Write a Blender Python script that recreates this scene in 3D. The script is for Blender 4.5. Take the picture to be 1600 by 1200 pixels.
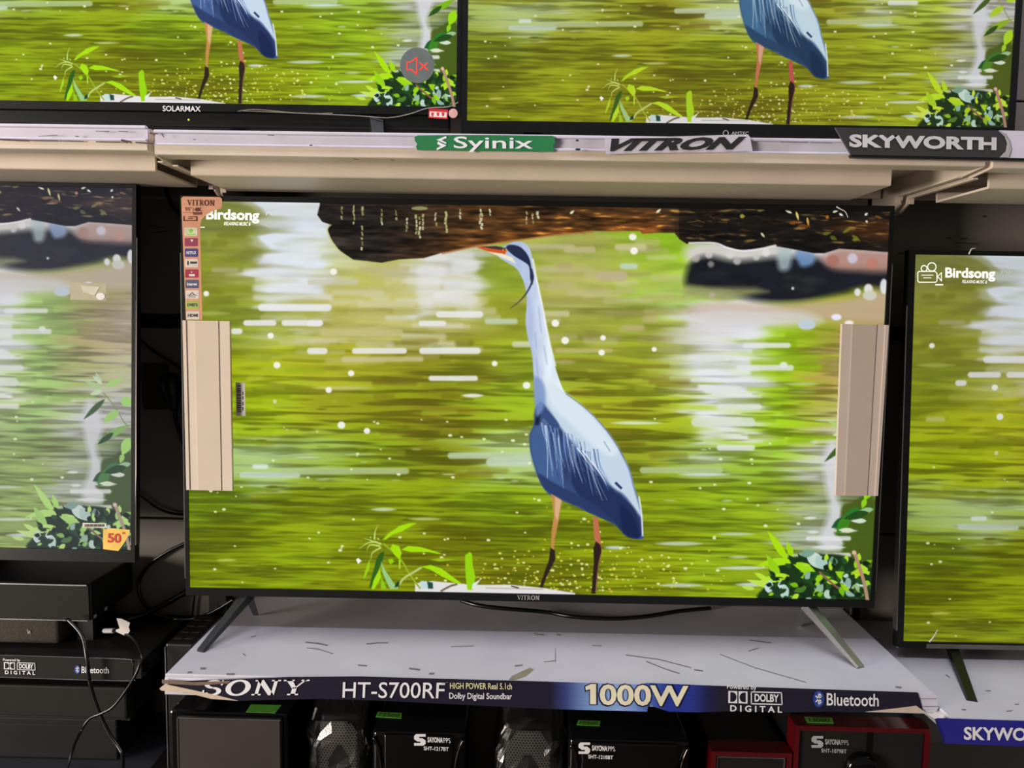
import bpy, bmesh, math, random
import numpy as np
from mathutils import Vector, Matrix, noise

for o in list(bpy.data.objects): bpy.data.objects.remove(o)
scene = bpy.context.scene
COL = scene.collection

# ------------------------------------------------------------------ camera
F_PX = 1200.0                       # focal length in pixels of the 1600x1200 frame
CAM = Vector((0.0, 0.0, 1.35))
def cam_axes(pitch=5.2, yaw=-0.9, roll=1.0):
    p, w, r = (math.radians(a) for a in (pitch, yaw, roll))
    f = Vector((math.sin(w)*math.cos(p), math.cos(w)*math.cos(p), -math.sin(p)))
    rt = f.cross(Vector((0, 0, 1))).normalized(); up = rt.cross(f)
    return rt*math.cos(r)+up*math.sin(r), -rt*math.sin(r)+up*math.cos(r), f
RT, UP, FW = cam_axes()
cd = bpy.data.cameras.new('camera'); cam = bpy.data.objects.new('camera', cd); COL.objects.link(cam)
cd.sensor_fit = 'HORIZONTAL'; cd.sensor_width = 36.0; cd.lens = 36.0*F_PX/1600.0
cd.clip_start = 0.02; cd.clip_end = 60
cam.matrix_world = Matrix(((RT.x, UP.x, -FW.x, CAM.x), (RT.y, UP.y, -FW.y, CAM.y), (RT.z, UP.z, -FW.z, CAM.z), (0, 0, 0, 1)))
scene.camera = cam

# ------------------------------------------------------------------ light and exposure
world = bpy.data.worlds.new('shop_ambient'); scene.world = world; world.use_nodes = True
bg = world.node_tree.nodes['Background']; bg.inputs[0].default_value = (1.0, 0.92, 0.84, 1); bg.inputs[1].default_value = 0.13
def area(name, loc, target, sx, sy, power, col):
    l = bpy.data.lights.new(name, 'AREA'); l.shape = 'RECTANGLE'; l.size = sx; l.size_y = sy
    l.energy = power; l.color = col
    o = bpy.data.objects.new(name, l); COL.objects.link(o); o.location = loc
    o.rotation_euler = (Vector(target)-Vector(loc)).to_track_quat('-Z', 'Y').to_euler(); return o
area('ceiling_tube_light', (0.1, 0.80, 3.0), (0.1, 0.80, 0.0), 3.2, 0.20, 40, (0.85, 0.84, 1.0))
area('warm_left_fill', (-5.0, -1.9, 1.15), (0.0, 1.3, 1.2), 1.8, 1.7, 420, (1.0, 0.90, 0.80))  # added fill lamp brightening the foam guards; no such source is seen
vs = scene.view_settings
vs.view_transform = 'Standard'; vs.look = 'None'; vs.exposure = 0.0; vs.gamma = 1.0; vs.use_curve_mapping = False

# ------------------------------------------------------------------ helpers
def lin(c):
    return tuple((v/255/12.92 if v/255 <= 0.04045 else ((v/255+0.055)/1.055)**2.4) for v in c)
def ray(px):
    return RT*((px[0]-800)/F_PX) + UP*(-(px[1]-600)/F_PX) + FW
def PY(y): return (Vector((0, y, 0)), Vector((0, -1, 0)))
def PZ(z): return (Vector((0, 0, z)), Vector((0, 0, 1)))
def H(px, plane, off=0.0):
    p0, n = plane; p0 = p0+n*off; d = ray(px)
    return CAM + d*((p0-CAM).dot(n)/d.dot(n))

MATS = {}
def mat(name, col, rough=0.5, metal=0.0, var=0.08, scale=30.0, bump=0.0, spec=0.5, stretch=(1, 1, 1), coat=0.0, emit=0.0, alpha=1.0):
    if name in MATS: return MATS[name]
    m = bpy.data.materials.new(name); m.use_nodes = True; nt = m.node_tree; b = nt.nodes['Principled BSDF']
    tc = nt.nodes.new('ShaderNodeTexCoord'); mp = nt.nodes.new('ShaderNodeMapping'); mp.inputs['Scale'].default_value = stretch
    ns = nt.nodes.new('ShaderNodeTexNoise'); ns.inputs['Scale'].default_value = scale; ns.inputs['Detail'].default_value = 5
    nt.links.new(tc.outputs['Object'], mp.inputs[0]); nt.links.new(mp.outputs[0], ns.inputs['Vector'])
    rp = nt.nodes.new('ShaderNodeValToRGB'); c = lin(col)
    rp.color_ramp.elements[0].position = 0.3; rp.color_ramp.elements[1].position = 0.7
    rp.color_ramp.elements[0].color = (*[max(0, v*(1-var)) for v in c], 1)
    rp.color_ramp.elements[1].color = (*[min(1, v*(1+var)) for v in c], 1)
    nt.links.new(ns.outputs['Fac'], rp.inputs[0]); nt.links.new(rp.outputs[0], b.inputs['Base Color'])
    b.inputs['Roughness'].default_value = rough; b.inputs['Metallic'].default_value = metal
    b.inputs['Specular IOR Level'].default_value = spec; b.inputs['Coat Weight'].default_value = coat
    b.inputs['Alpha'].default_value = alpha
    if emit:
        nt.links.new(rp.outputs[0], b.inputs['Emission Color']); b.inputs['Emission Strength'].default_value = emit
    if bump:
        bp = nt.nodes.new('ShaderNodeBump'); bp.inputs['Strength'].default_value = bump; bp.inputs['Distance'].default_value = 0.002
        nt.links.new(ns.outputs['Fac'], bp.inputs['Height']); nt.links.new(bp.outputs[0], b.inputs['Normal'])
    MATS[name] = m; return m

def clear_mat(name, tint, gloss, rough=0.15):
    if name in MATS: return MATS[name]
    m = bpy.data.materials.new(name); m.use_nodes = True; nt = m.node_tree; nt.nodes.clear()
    out = nt.nodes.new('ShaderNodeOutputMaterial'); tr = nt.nodes.new('ShaderNodeBsdfTransparent'); tr.inputs[0].default_value = (*tint, 1)
    gl = nt.nodes.new('ShaderNodeBsdfGlossy'); gl.inputs['Roughness'].default_value = rough
    ns = nt.nodes.new('ShaderNodeTexNoise'); ns.inputs['Scale'].default_value = 60
    bp = nt.nodes.new('ShaderNodeBump'); bp.inputs['Strength'].default_value = 0.3; nt.links.new(ns.outputs['Fac'], bp.inputs['Height']); nt.links.new(bp.outputs[0], gl.inputs['Normal'])
    lw = nt.nodes.new('ShaderNodeLayerWeight'); lw.inputs['Blend'].default_value = 0.35
    ma = nt.nodes.new('ShaderNodeMath'); ma.operation = 'MULTIPLY_ADD'; ma.inputs[1].default_value = gloss; ma.inputs[2].default_value = gloss*0.35
    nt.links.new(lw.outputs['Facing'], ma.inputs[0])
    mx = nt.nodes.new('ShaderNodeMixShader'); nt.links.new(ma.outputs[0], mx.inputs[0]); nt.links.new(tr.outputs[0], mx.inputs[1]); nt.links.new(gl.outputs[0], mx.inputs[2])
    nt.links.new(mx.outputs[0], out.inputs[0]); MATS[name] = m; return m

def root_matrix(o):
    m = Matrix.Identity(4)
    while o is not None: m = o.matrix_basis @ m; o = o.parent
    return m
def link(name, me, m, parent=None):
    o = bpy.data.objects.new(name, me); COL.objects.link(o)
    if m and not me.materials: me.materials.append(m)
    if parent: o.parent = parent
    return o
def obj(name, vf, m, parent=None, local=False, smooth=False):
    v, f = vf
    v = [Vector(p) for p in v]
    if parent and not local:
        inv = root_matrix(parent).inverted(); v = [inv @ p for p in v]
    elif not parent and not local:
        pass
    me = bpy.data.meshes.new(name); me.from_pydata([tuple(p) for p in v], [], f); me.validate(); me.update()
    bm = bmesh.new(); bm.from_mesh(me); bmesh.ops.recalc_face_normals(bm, faces=bm.faces); bm.to_mesh(me); bm.free()
    if smooth: me.polygons.foreach_set('use_smooth', [True]*len(me.polygons))
    return link(name, me, m, parent)
def tag(o, label=None, cat=None, group=None, kind=None):
    if label: o['label'] = label
    if cat: o['category'] = cat
    if group: o['group'] = group
    if kind: o['kind'] = kind
    return o
def thing(name, loc, label, cat, group=None, M=None):
    o = bpy.data.objects.new(name, None); COL.objects.link(o); o.empty_display_size = 0.05
    if M is not None: o.matrix_basis = M
    else: o.location = loc; o.matrix_basis = Matrix.Translation(Vector(loc))
    return tag(o, label, cat, group)

def join(*vfs):
    V, Fc = [], []
    for v, f in vfs:
        n = len(V); V += list(v); Fc += [tuple(i+n for i in q) for q in f]
    return V, Fc
def box(x0, x1, y0, y1, z0, z1, bev=0.0, seg=2):
    v = [(x0,y0,z0),(x1,y0,z0),(x1,y1,z0),(x0,y1,z0),(x0,y0,z1),(x1,y0,z1),(x1,y1,z1),(x0,y1,z1)]
    f = [(0,3,2,1),(4,5,6,7),(0,1,5,4),(1,2,6,5),(2,3,7,6),(3,0,4,7)]
    if not bev: return v, f
    bm = bmesh.new(); bv = [bm.verts.new(p) for p in v]; [bm.faces.new([bv[i] for i in q]) for q in f]
    bmesh.ops.bevel(bm, geom=list(bm.edges), offset=bev, segments=seg, profile=0.5, affect='EDGES')
    bm.verts.index_update(); r = [tuple(p.co) for p in bm.verts], [tuple(q.index for q in fc.verts) for fc in bm.faces]; bm.free(); return r
def prism(pts, axis, a, b):
    """extrude a 2D outline along an axis ('x': pts are (y,z); 'y': pts are (x,z); 'z': pts are (x,y))"""
    def mk(p, t): return (t, p[0], p[1]) if axis == 'x' else (p[0], t, p[1]) if axis == 'y' else (p[0], p[1], t)
    n = len(pts); v = [mk(p, a) for p in pts]+[mk(p, b) for p in pts]
    f = [tuple(range(n)), tuple(range(2*n-1, n-1, -1))]+[(i, i+n, (i+1) % n+n, (i+1) % n) for i in range(n)]
    return v, f
def ring(x0, x1, z0, z1, l, r, b, t, y0, y1):
    """a rectangular frame in the XZ plane with border widths l r b t"""
    v = []
    for y in (y0, y1):
        v += [(x0,y,z0),(x1,y,z0),(x1,y,z1),(x0,y,z1),(x0+l,y,z0+b),(x1-r,y,z0+b),(x1-r,y,z1-t),(x0+l,y,z1-t)]
    f = []
    for i in range(4):
        j = (i+1) % 4
        f += [(i,j,j+4,i+4),(8+i,8+i+4,8+j+4,8+j),(i,8+i,8+j,j),(i+4,j+4,8+j+4,8+i+4)]
    return v, f
def smooth_path(pts, k=6, closed=False):
    pts = [Vector(p) for p in pts]; out = []; n = len(pts)
    rng = n if closed else n-1
    for i in range(rng):
        if closed: p0, p1, p2, p3 = (pts[(i+d) % n] for d in (-1, 0, 1, 2))
        else: p0, p1, p2, p3 = pts[max(i-1, 0)], pts[i], pts[i+1], pts[min(i+2, n-1)]
        for s in range(k):
            t = s/k
            out.append(0.5*((2*p1)+(p2-p0)*t+(2*p0-5*p1+4*p2-p3)*t*t+(3*p1-p0-3*p2+p3)*t**3))
    if not closed: out.append(pts[-1])
    return out
def tube(pts, r, seg=8, k=6):
    P = smooth_path(pts, k); v = []; f = []; up = Vector((0.3, 0.2, 0.93))
    for i, p in enumerate(P):
        t = (P[min(i+1, len(P)-1)]-P[max(i-1, 0)]).normalized()
        a = t.cross(up)
        if a.length < 1e-4: a = t.cross(Vector((1, 0, 0)))
        a.normalize(); b = t.cross(a); up = b if b.dot(up) > 0 else -b
        rr = r(i/(len(P)-1)) if callable(r) else r
        for s in range(seg):
            an = 2*math.pi*s/seg; v.append(p+a*math.cos(an)*rr+b*math.sin(an)*rr)
    for i in range(len(P)-1):
        for s in range(seg):
            f.append((i*seg+s, i*seg+(s+1) % seg, (i+1)*seg+(s+1) % seg, (i+1)*seg+s))
    f += [tuple(range(seg)), tuple(range(len(P)*seg-1, (len(P)-1)*seg-1, -1))]
    return v, f
def sheet(pxs, plane, thick=0.001, off=0.0):
    """an outline read from the photo laid on a real surface, with thickness behind its face"""
    n = plane[1]; a = [H(p, plane, off) for p in pxs]; b = [p-n*thick for p in a]; k = len(a)
    return a+b, [tuple(range(k)), tuple(range(2*k-1, k-1, -1))]+[(i, i+k, (i+1) % k+k, (i+1) % k) for i in range(k)]

# --- lettering -----------------------------------------------------------
_TXT = {}
def text_raw(s, bold=0.0, shear=0.0, space=1.0):
    key = (s, bold, shear, space)
    if key in _TXT: return _TXT[key]
    cu = bpy.data.curves.new('t', 'FONT'); cu.body = s; cu.offset = bold; cu.shear = shear; cu.space_character = space
    cu.resolution_u = 3; cu.fill_mode = 'FRONT'
    o = bpy.data.objects.new('t', cu); COL.objects.link(o)
    dg = bpy.context.evaluated_depsgraph_get(); me = bpy.data.meshes.new_from_object(o.evaluated_get(dg))
    v = [(p.co.x, p.co.y) for p in me.vertices]; f = [tuple(p.vertices) for p in me.polygons]
    bpy.data.objects.remove(o); bpy.data.curves.remove(cu); bpy.data.meshes.remove(me)
    _TXT[key] = (v, f); return v, f
CAPH = max(p[1] for p in text_raw('H')[0])
def serif(s):
    """wide serif capitals from polygons, cap height 1"""
    def q(*p): return list(p), [tuple(range(len(p)))]
    def arc(cx, cy, rx, ry, a0, a1, tx, ty, n=16):
        v = []; f = []
        for i in range(n+1):
            a = math.radians(a0+(a1-a0)*i/n); c, sn = math.cos(a), math.sin(a)
            v += [(cx+rx*c, cy+ry*sn), (cx+(rx-tx)*c, cy+(ry-ty)*sn)]
        return v, [(2*i, 2*i+2, 2*i+3, 2*i+1) for i in range(n)]
    def bar(x0, x1, y0, y1): return q((x0,y0),(x1,y0),(x1,y1),(x0,y1))
    G = {
     'O': (1.12, [arc(.56,.5,.55,.53,0,360,.24,.12,28)]),
     'N': (1.16, [bar(.15,.30,0,1), bar(.86,1.01,0,1), q((.10,1),(.38,1),(1.01,0),(.76,0)), bar(.02,.42,0,.09), bar(.02,.30,.91,1), bar(.74,1.14,.91,1)]),
     'Y': (1.14, [bar(.47,.67,0,.5), q((.10,1),(.36,1),(.67,.45),(.47,.42)), q((.92,1),(1.02,1),(.67,.5),(.58,.5)), bar(.33,.81,0,.09), bar(.0,.48,.91,1), bar(.78,1.14,.91,1)]),
     'S': (.92, [arc(.45,.74,.39,.28,20,270,.21,.12), arc(.47,.27,.41,.29,-160,92,.21,.12), bar(.44,.48,.46,.56), bar(.78,.86,.66,1), bar(.04,.12,0,.36)]),
     'V': (1.05, [q((.08,1),(.30,1),(.60,.14),(.50,0)), q((.88,1),(.97,1),(.60,0),(.50,0),(.54,.12)), bar(0,.40,.94,1), bar(.72,1.05,.94,1)]),
     'I': (.48, [bar(.15,.33,0,1), bar(0,.48,0,.06), bar(0,.48,.94,1)]),
     'T': (.95, [bar(.38,.56,0,1), bar(.03,.91,.93,1), bar(.22,.72,0,.06), bar(.03,.08,.74,1), bar(.86,.91,.74,1)]),
     'R': (1.0, [bar(.14,.32,0,1), bar(.02,.46,0,.06), bar(.02,.5,.94,1), arc(.5,.73,.30,.27,-90,90,.17,.07,10), bar(.3,.5,.46,.53), q((.42,.5),(.60,.5),(1.0,0),(.78,0))]),
    }
    x = 0; parts = []
    for ch in s:
        w, ps = G[ch]
        for v, f in ps: parts.append(([(p[0]+x, p[1]) for p in v], f))
        x += w+.10
    v, f = join(*parts); return v, f
def place(raw, capscale, pBL, pBR, hpx, plane, off=0.0006, shear=0.0):
    v, f = raw
    if isinstance(hpx, (int, float)): pT = (pBL[0], pBL[1]-hpx)
    else: pT = hpx
    A, B, T = H(pBL, plane, off), H(pBR, plane, off), H(pT, plane, off)
    x0 = min(p[0] for p in v); x1 = max(p[0] for p in v)
    return [A+(B-A)*((p[0]-x0)/(x1-x0))+(T-A)*(p[1]/capscale) for p in v], f
def letters(s, pBL, pBR, hpx, plane, m, parent, bold=0.0, shear=0.0, space=1.0, off=0.0006, name='lettering', ser=False):
    raw = serif(s) if ser else text_raw(s, bold, shear, space)
    return obj(name, place(raw, 1.0 if ser else CAPH, pBL, pBR, hpx, plane, off), m, parent)
def stroke(pxs, wpx):
    """a flat ribbon of width wpx along pixel points -> list of pixel quads"""
    qs = []
    for a, b in zip(pxs[:-1], pxs[1:]):
        dx, dy = b[0]-a[0], b[1]-a[1]; L = math.hypot(dx, dy) or 1; nx, ny = -dy/L*wpx/2, dx/L*wpx/2
        ex, ey = dx/L*wpx*.3, dy/L*wpx*.3
        qs.append([(a[0]+nx-ex, a[1]+ny-ey), (b[0]+nx+ex, b[1]+ny+ey), (b[0]-nx+ex, b[1]-ny+ey), (a[0]-nx-ex, a[1]-ny-ey)])
    return qs
def flat(pxpolys, plane, m, parent, name='emblem', off=0.0006):
    V, Fc = [], []
    for pp in pxpolys:
        n = len(V); V += [H(p, plane, off) for p in pp]; Fc.append(tuple(range(n, n+len(pp))))
    return obj(name, (V, Fc), m, parent)
def ell(cx, cy, rx, ry, n=20): return [(cx+rx*math.cos(2*math.pi*i/n), cy+ry*math.sin(2*math.pi*i/n)) for i in range(n)]

# ------------------------------------------------------------------ materials
M_enamel = mat('cream_enamel', (212, 196, 178), 0.45, 0, 0.05, 14, 0.05)
M_deck = mat('white_worn_deck', (206, 204, 212), 0.42, 0, 0.06, 9, 0.05)
M_lav = mat('label_rail_plastic', (212, 208, 222), 0.4, 0, 0.04, 25)
M_panel = mat('back_panel_grey', (122, 116, 109), 0.38, 0, 0.06, 6)
M_dkpanel = mat('dark_panel', (46, 44, 42), 0.35, 0, 0.1, 6)
M_black = mat('black_plastic', (12, 12, 12), 0.42, 0, 0.15, 40)
M_gloss = mat('gloss_black', (8, 8, 9), 0.10, 0, 0.1, 40, spec=0.4)
M_bezel = mat('bezel_black', (16, 18, 18), 0.35, 0, 0.15, 60, spec=0.3)
M_charc = mat('charcoal_plastic', (34, 32, 30), 0.6, 0, 0.10, 50, 0.05, spec=0.15)
M_metal = mat('brushed_grey_metal', (176, 176, 180), 0.32, 0.9, 0.08, 80, stretch=(1, 1, 10))
M_trim = mat('silver_trim', (190, 186, 178), 0.22, 1.0, 0.06, 40)
M_foot = mat('dark_foot_metal', (72, 74, 78), 0.4, 0.6, 0.08, 60)
M_foam = mat('cream_foam', (228, 212, 196), 0.8, 0, 0.03, 20, 0.05)
M_foam_dim = mat('dimmed_foam', (212, 196, 184), 0.8, 0, 0.03, 20, 0.05)  # same foam as the left guard; weaker light put into its colour
M_white = mat('white_print', (235, 234, 238), 0.5, 0, 0.03, 60)
M_silverprint = mat('silver_print', (178, 178, 180), 0.4, 0, 0.04, 60)
M_dark = mat('dark_print', (38, 37, 40), 0.5, 0, 0.1, 60)
M_strip = mat('indigo_strip', (34, 30, 48), 0.25, 0, 0.25, 20, 0.1, stretch=(0.3, 1, 4))
M_green = mat('green_sign', (38, 124, 72), 0.45, 0, 0.08, 18)
M_signgrey = mat('slate_sign', (58, 59, 58), 0.4, 0, 0.05, 15)
M_blue = mat('royal_blue_strip', (44, 42, 140), 0.3, 0, 0.1, 15)
M_lime = mat('lime_tag', (112, 206, 66), 0.6, 0, 0.08, 40)
M_paper = mat('torn_paper', (205, 186, 164), 0.85, 0, 0.08, 60, 0.1)
M_cable = mat('black_cable', (14, 14, 14), 0.28, 0, 0.1, 40)
M_scuff = mat('scuff_dirt', (128, 122, 118), 0.9, 0, 0.2, 300)
M_clear = clear_mat('clear_film', (0.985, 0.98, 0.97), 0.05, 0.12)
M_bag = clear_mat('bag_film', (0.80, 0.80, 0.80), 0.24, 0.25)
M_floor = mat('floor_tile', (96, 90, 84), 0.4, 0, 0.08, 4)

# ------------------------------------------------------------------ setting
WALL_Y = 1.49
floor = tag(obj('floor', box(-3, 3, -2.5, 1.6, -0.03, 0), M_floor), kind='structure')
wall = tag(obj('wall_back', box(-2.2, 2.4, WALL_Y+.02, WALL_Y+.08, 0, 2.6), M_dkpanel), kind='structure')
for bx0, bx1 in ((-1.76, -0.565), (-0.535, 0.645), (0.675, 1.88)):
    for z0, z1 in ((0.04, 0.40), (0.404, 0.930), (0.934, 1.311), (1.339, 1.76), (1.764, 2.4)):
        obj('panel', box(bx0, bx1, WALL_Y, WALL_Y+.018, z0, z1, 0.0015, 1), M_panel, wall)

# upright posts at the bay joints
for (xa_, xb_, z_, lab) in ((-0.612, -0.577, 0.0, 'black shelving upright post behind the left edge of the middle television'),
                            (0.6415, 0.6485, 0.40, 'thin dark shelving upright post between the middle and right televisions')):
    t = thing('shelf_upright', ((xa_+xb_)/2, WALL_Y-.02, z_), lab, 'post')
    obj('post', box(xa_, xb_, WALL_Y-.035, WALL_Y-.001, z_, 1.50, 0.0015, 1), M_black, t)
    for k in range(8): obj('slot', box((xa_+xb_)/2-.0015, (xa_+xb_)/2+.0015, WALL_Y-.0356, WALL_Y-.034, .5+k*.05, .525+k*.05), M_charc, t)

# ------------------------------------------------------------------ upper shelves
def upper_bay(x0, x1, label, ch0, ch1, zo=0.0):
    t = thing('upper_shelf', ((x0+x1)/2, WALL_Y, 1.575+zo), label, 'shelf', 'metal wall shelves under the top televisions')
    z = lambda v: v+zo
    obj('deck', box(x0, x1, 1.142, WALL_Y-.002, z(1.600), z(1.6045)), M_enamel, t)
    obj('label_rail', join(box(x0+.002, x1-.002, 1.136, 1.142, z(1.585), z(1.6045)),
                           box(x0+.002, x1-.002, 1.130, 1.138, z(1.6025), z(1.607), .001, 1),
                           box(x0+.002, x1-.002, 1.131, 1.138, z(1.585), z(1.5885), .001, 1)), M_lav, t)
    obj('front_lip', prism([(1.133, z(1.5860)), (1.133, z(1.5725)), (1.136, z(1.5715)), (1.165, z(1.5715)), (1.165, z(1.574)), (1.142, z(1.575)), (1.142, z(1.5860))], 'x', x0+.002, x1-.002), M_enamel, t)
    obj('inner_tray', box(x0+.004, x1-.004, 1.160, 1.205, z(1.580), z(1.583)), M_enamel, t)
    obj('support_channel', prism([(1.2, z(1.572)), (1.2, z(1.556)), (1.202, z(1.5545)), (1.352, z(1.5545)), (1.354, z(1.572)), (1.348, z(1.572)), (1.348, z(1.558)), (1.206, z(1.558)), (1.206, z(1.600)), (1.2, z(1.600))], 'x', ch0, ch1), M_enamel, t)
    obj('rear_rail', box(x0+.01, x1-.01, 1.44, 1.447, z(1.572), z(1.600)), M_enamel, t)
    for bx in (x0+.001, x1-.004):
        obj('bracket', prism([(1.137, z(1.571)), (1.137, z(1.5995)), (WALL_Y-.002, z(1.5995)), (WALL_Y-.002, z(1.535)), (1.40, z(1.542)), (1.378, z(1.553)), (1.372, z(1.567)), (1.19, z(1.5665)), (1.16, z(1.569))], 'x', bx, bx+.003), M_enamel, t)
        s = 1 if bx < (x0+x1)/2 else -1
        fx = (bx+.003, bx+.011) if s > 0 else (bx-.008, bx)
        obj('bracket_flange', join(box(fx[0], fx[1], 1.185, 1.374, z(1.5650), z(1.5672)), box(fx[0], fx[1], 1.374, 1.3765, z(1.555), z(1.5672))), M_enamel, t)
    return t
us_mid = upper_bay(-0.545, 0.655, 'cream enamel upper shelf carrying the green, white and slate brand signs', -0.52, 0.552)
us_left = upper_bay(-1.752, -0.552, 'chipped cream upper shelf at the far left above the pale television', -1.72, -0.575, 0.0055)
upper_bay(0.662, 1.862, 'cream upper shelf at the far right, behind the end of the slate sign', 0.70, 1.82, -0.002)
# chips and dents on the rails
def scuffs(parent, plane, marks, m=M_scuff, off=0.0008, name='scuff_mark'):
    for pts in marks: flat(stroke(pts[:-1], pts[-1]*.55), plane, m, parent, name, off)

M_chip = mat('paint_chip', (74, 62, 60), .8, 0, .2, 200)
PR = PY(1.1302)
scuffs(us_left, PR, [[(0,218),(40,219.5),5],[(45,219.5),(90,220),3],[(95,220),(130,221),2.4],[(150,221.5),(188,222),3],[(190,219),(199,222.5),6],[(212,222.5),(240,224.5),4],[(150,205),(170,205.5),2],[(185,205),(200,206),2],[(118,213),(123,213),3],[(60,213),(90,211),1.6],[(235,208.5),(246,209),3]], M_chip, .0004, 'paint_chip')
scuffs(us_mid, PR, [[(253,209),(256,214),3],[(302,218),(306,218),2],[(418,211),(428,211.5),2],[(484,227),(488,227),3],[(553,248.5),(560,249),2.4],[(610,250),(616,250.2),2],[(1220,222),(1262,222.5),1.8],[(1268,223),(1300,223.5),1.4],[(834,236.5),(838,236.5),3]], M_chip, .0036, 'paint_chip')
M_stain = mat('wall_stain', (70, 60, 50), .8, 0, .3, 60)
scuffs(wall, PY(WALL_Y), [[(1536,338),(1541,338),6],[(1480,371),(1486,373),3],[(1500,374),(1512,372),3],[(1490,379),(1530,381),2.4],[(1404,396),(1412,396),5],[(232,352),(258,356),2],[(238,364),(268,360),2.4]], M_stain, .0006, 'stain')

# ------------------------------------------------------------------ lower shelves
def lower_bay(x0, x1, y0, ztop, label, lip=0.032, m=None):
    t = thing('lower_shelf', ((x0+x1)/2, WALL_Y, ztop-.04), label, 'shelf')
    m = m or M_deck
    obj('deck', box(x0, x1, y0, WALL_Y-.002, ztop-.006, ztop, .0015, 1), m, t)
    obj('front_lip', prism([(y0, ztop-.005), (y0-.002, ztop-.009), (y0-.002, ztop-lip), (y0+.02, ztop-lip), (y0+.02, ztop-lip+.002), (y0+.002, ztop-lip+.002), (y0+.002, ztop-.005)], 'x', x0, x1), m, t)
    obj('support_channel', box(x0+.03, x1-.03, y0+.10, y0+.20, ztop-.028, ztop-.006), m, t)
    for bx in (x0+.001, x1-.004):
        obj('bracket', prism([(y0+.02, ztop-.006), (WALL_Y-.002, ztop-.006), (WALL_Y-.002, ztop-.05), (WALL_Y-.06, ztop-.048), (y0+.03, ztop-.03)], 'x', bx, bx+.003), m, t)
    return t
SH = 0.78
mid_shelf = lower_bay(-0.553, 0.640, 1.146, SH, 'scuffed white shelf under the middle television, with a torn indigo strip')
right_shelf = lower_bay(0.650, 1.86, 1.113, 0.757, 'white shelf under the right television, with a royal blue strip', 0.036)
left_shelf = lower_bay(-1.86, -0.662, 1.287, 0.735, 'dark shelf at the left with a black logo strip along its edge', 0.034, M_charc)
left_low = lower_bay(-1.86, -0.655, 1.20, 0.530, 'dark bottom shelf at the far left under two stacked black boxes', 0.03, mat('slate_deck', (48, 50, 56), 0.4, 0, .08, 20))
base = lower_bay(-0.575, 0.68, 1.10, 0.36, 'low base shelf carrying the row of speakers', 0.05, M_charc)

P_SH = PZ(SH)
scuffs(mid_shelf, P_SH, [
    [(478,1003),(497,1005),(512,1008),3],[(480,1012),(498,1014),(520,1021),1.4],[(573,1006),(590,1004),(606,1004),2.4],[(560,1039),(573,1040),3.2],
    [(640,1044),(656,1046),4],[(805,1040),(816,1039),3.4],[(671,1052),(678,1052),4],[(868,1020),(868,1032),(850,1034),1.4],[(868,1012),(868,1036),1.2],
    [(1010,1033),(1040,1045),(1062,1052),1.8],[(978,1023),(1030,1030),(1080,1043),1.6],[(1085,1046),(1098,1048),2.6],[(1125,1022),(1180,1043),(1260,1066),1.2],
    [(1172,1000),(1205,1004),2.2],[(1185,1012),(1170,1017),1.6],[(835,990),(850,992),2],[(870,991),(876,992),2.4],[(314,1044),(321,1044),5],[(294,1050),(300,1050),4],[(355,1053),(366,1053),5],
    [(380,1021),(384,1024),2],[(392,995),(400,993),1.5],[(1400,1010),(1404,1012),2],[(1400,1073),(1408,1074),4],[(925,1008),(940,1009),1.2],[(690,1068),(700,1066),1.5],[(705,1010),(740,1009),1.2]])
scuffs(right_shelf, PZ(0.757), [[(1503,1108),(1509,1109),2.4],[(1573,1111),(1582,1110),2],[(1586,1100),(1592,1100),1.6],[(1540,1079),(1548,1079),1.6],[(1478,1054),(1484,1058),2]])
obj('tape_scrap', sheet([(795,1062),(800,1056),(828,1043),(834,1046),(822,1056),(806,1062)], P_SH, .0004, .0006), mat('old_tape', (150, 142, 120), .5), mid_shelf)

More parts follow.
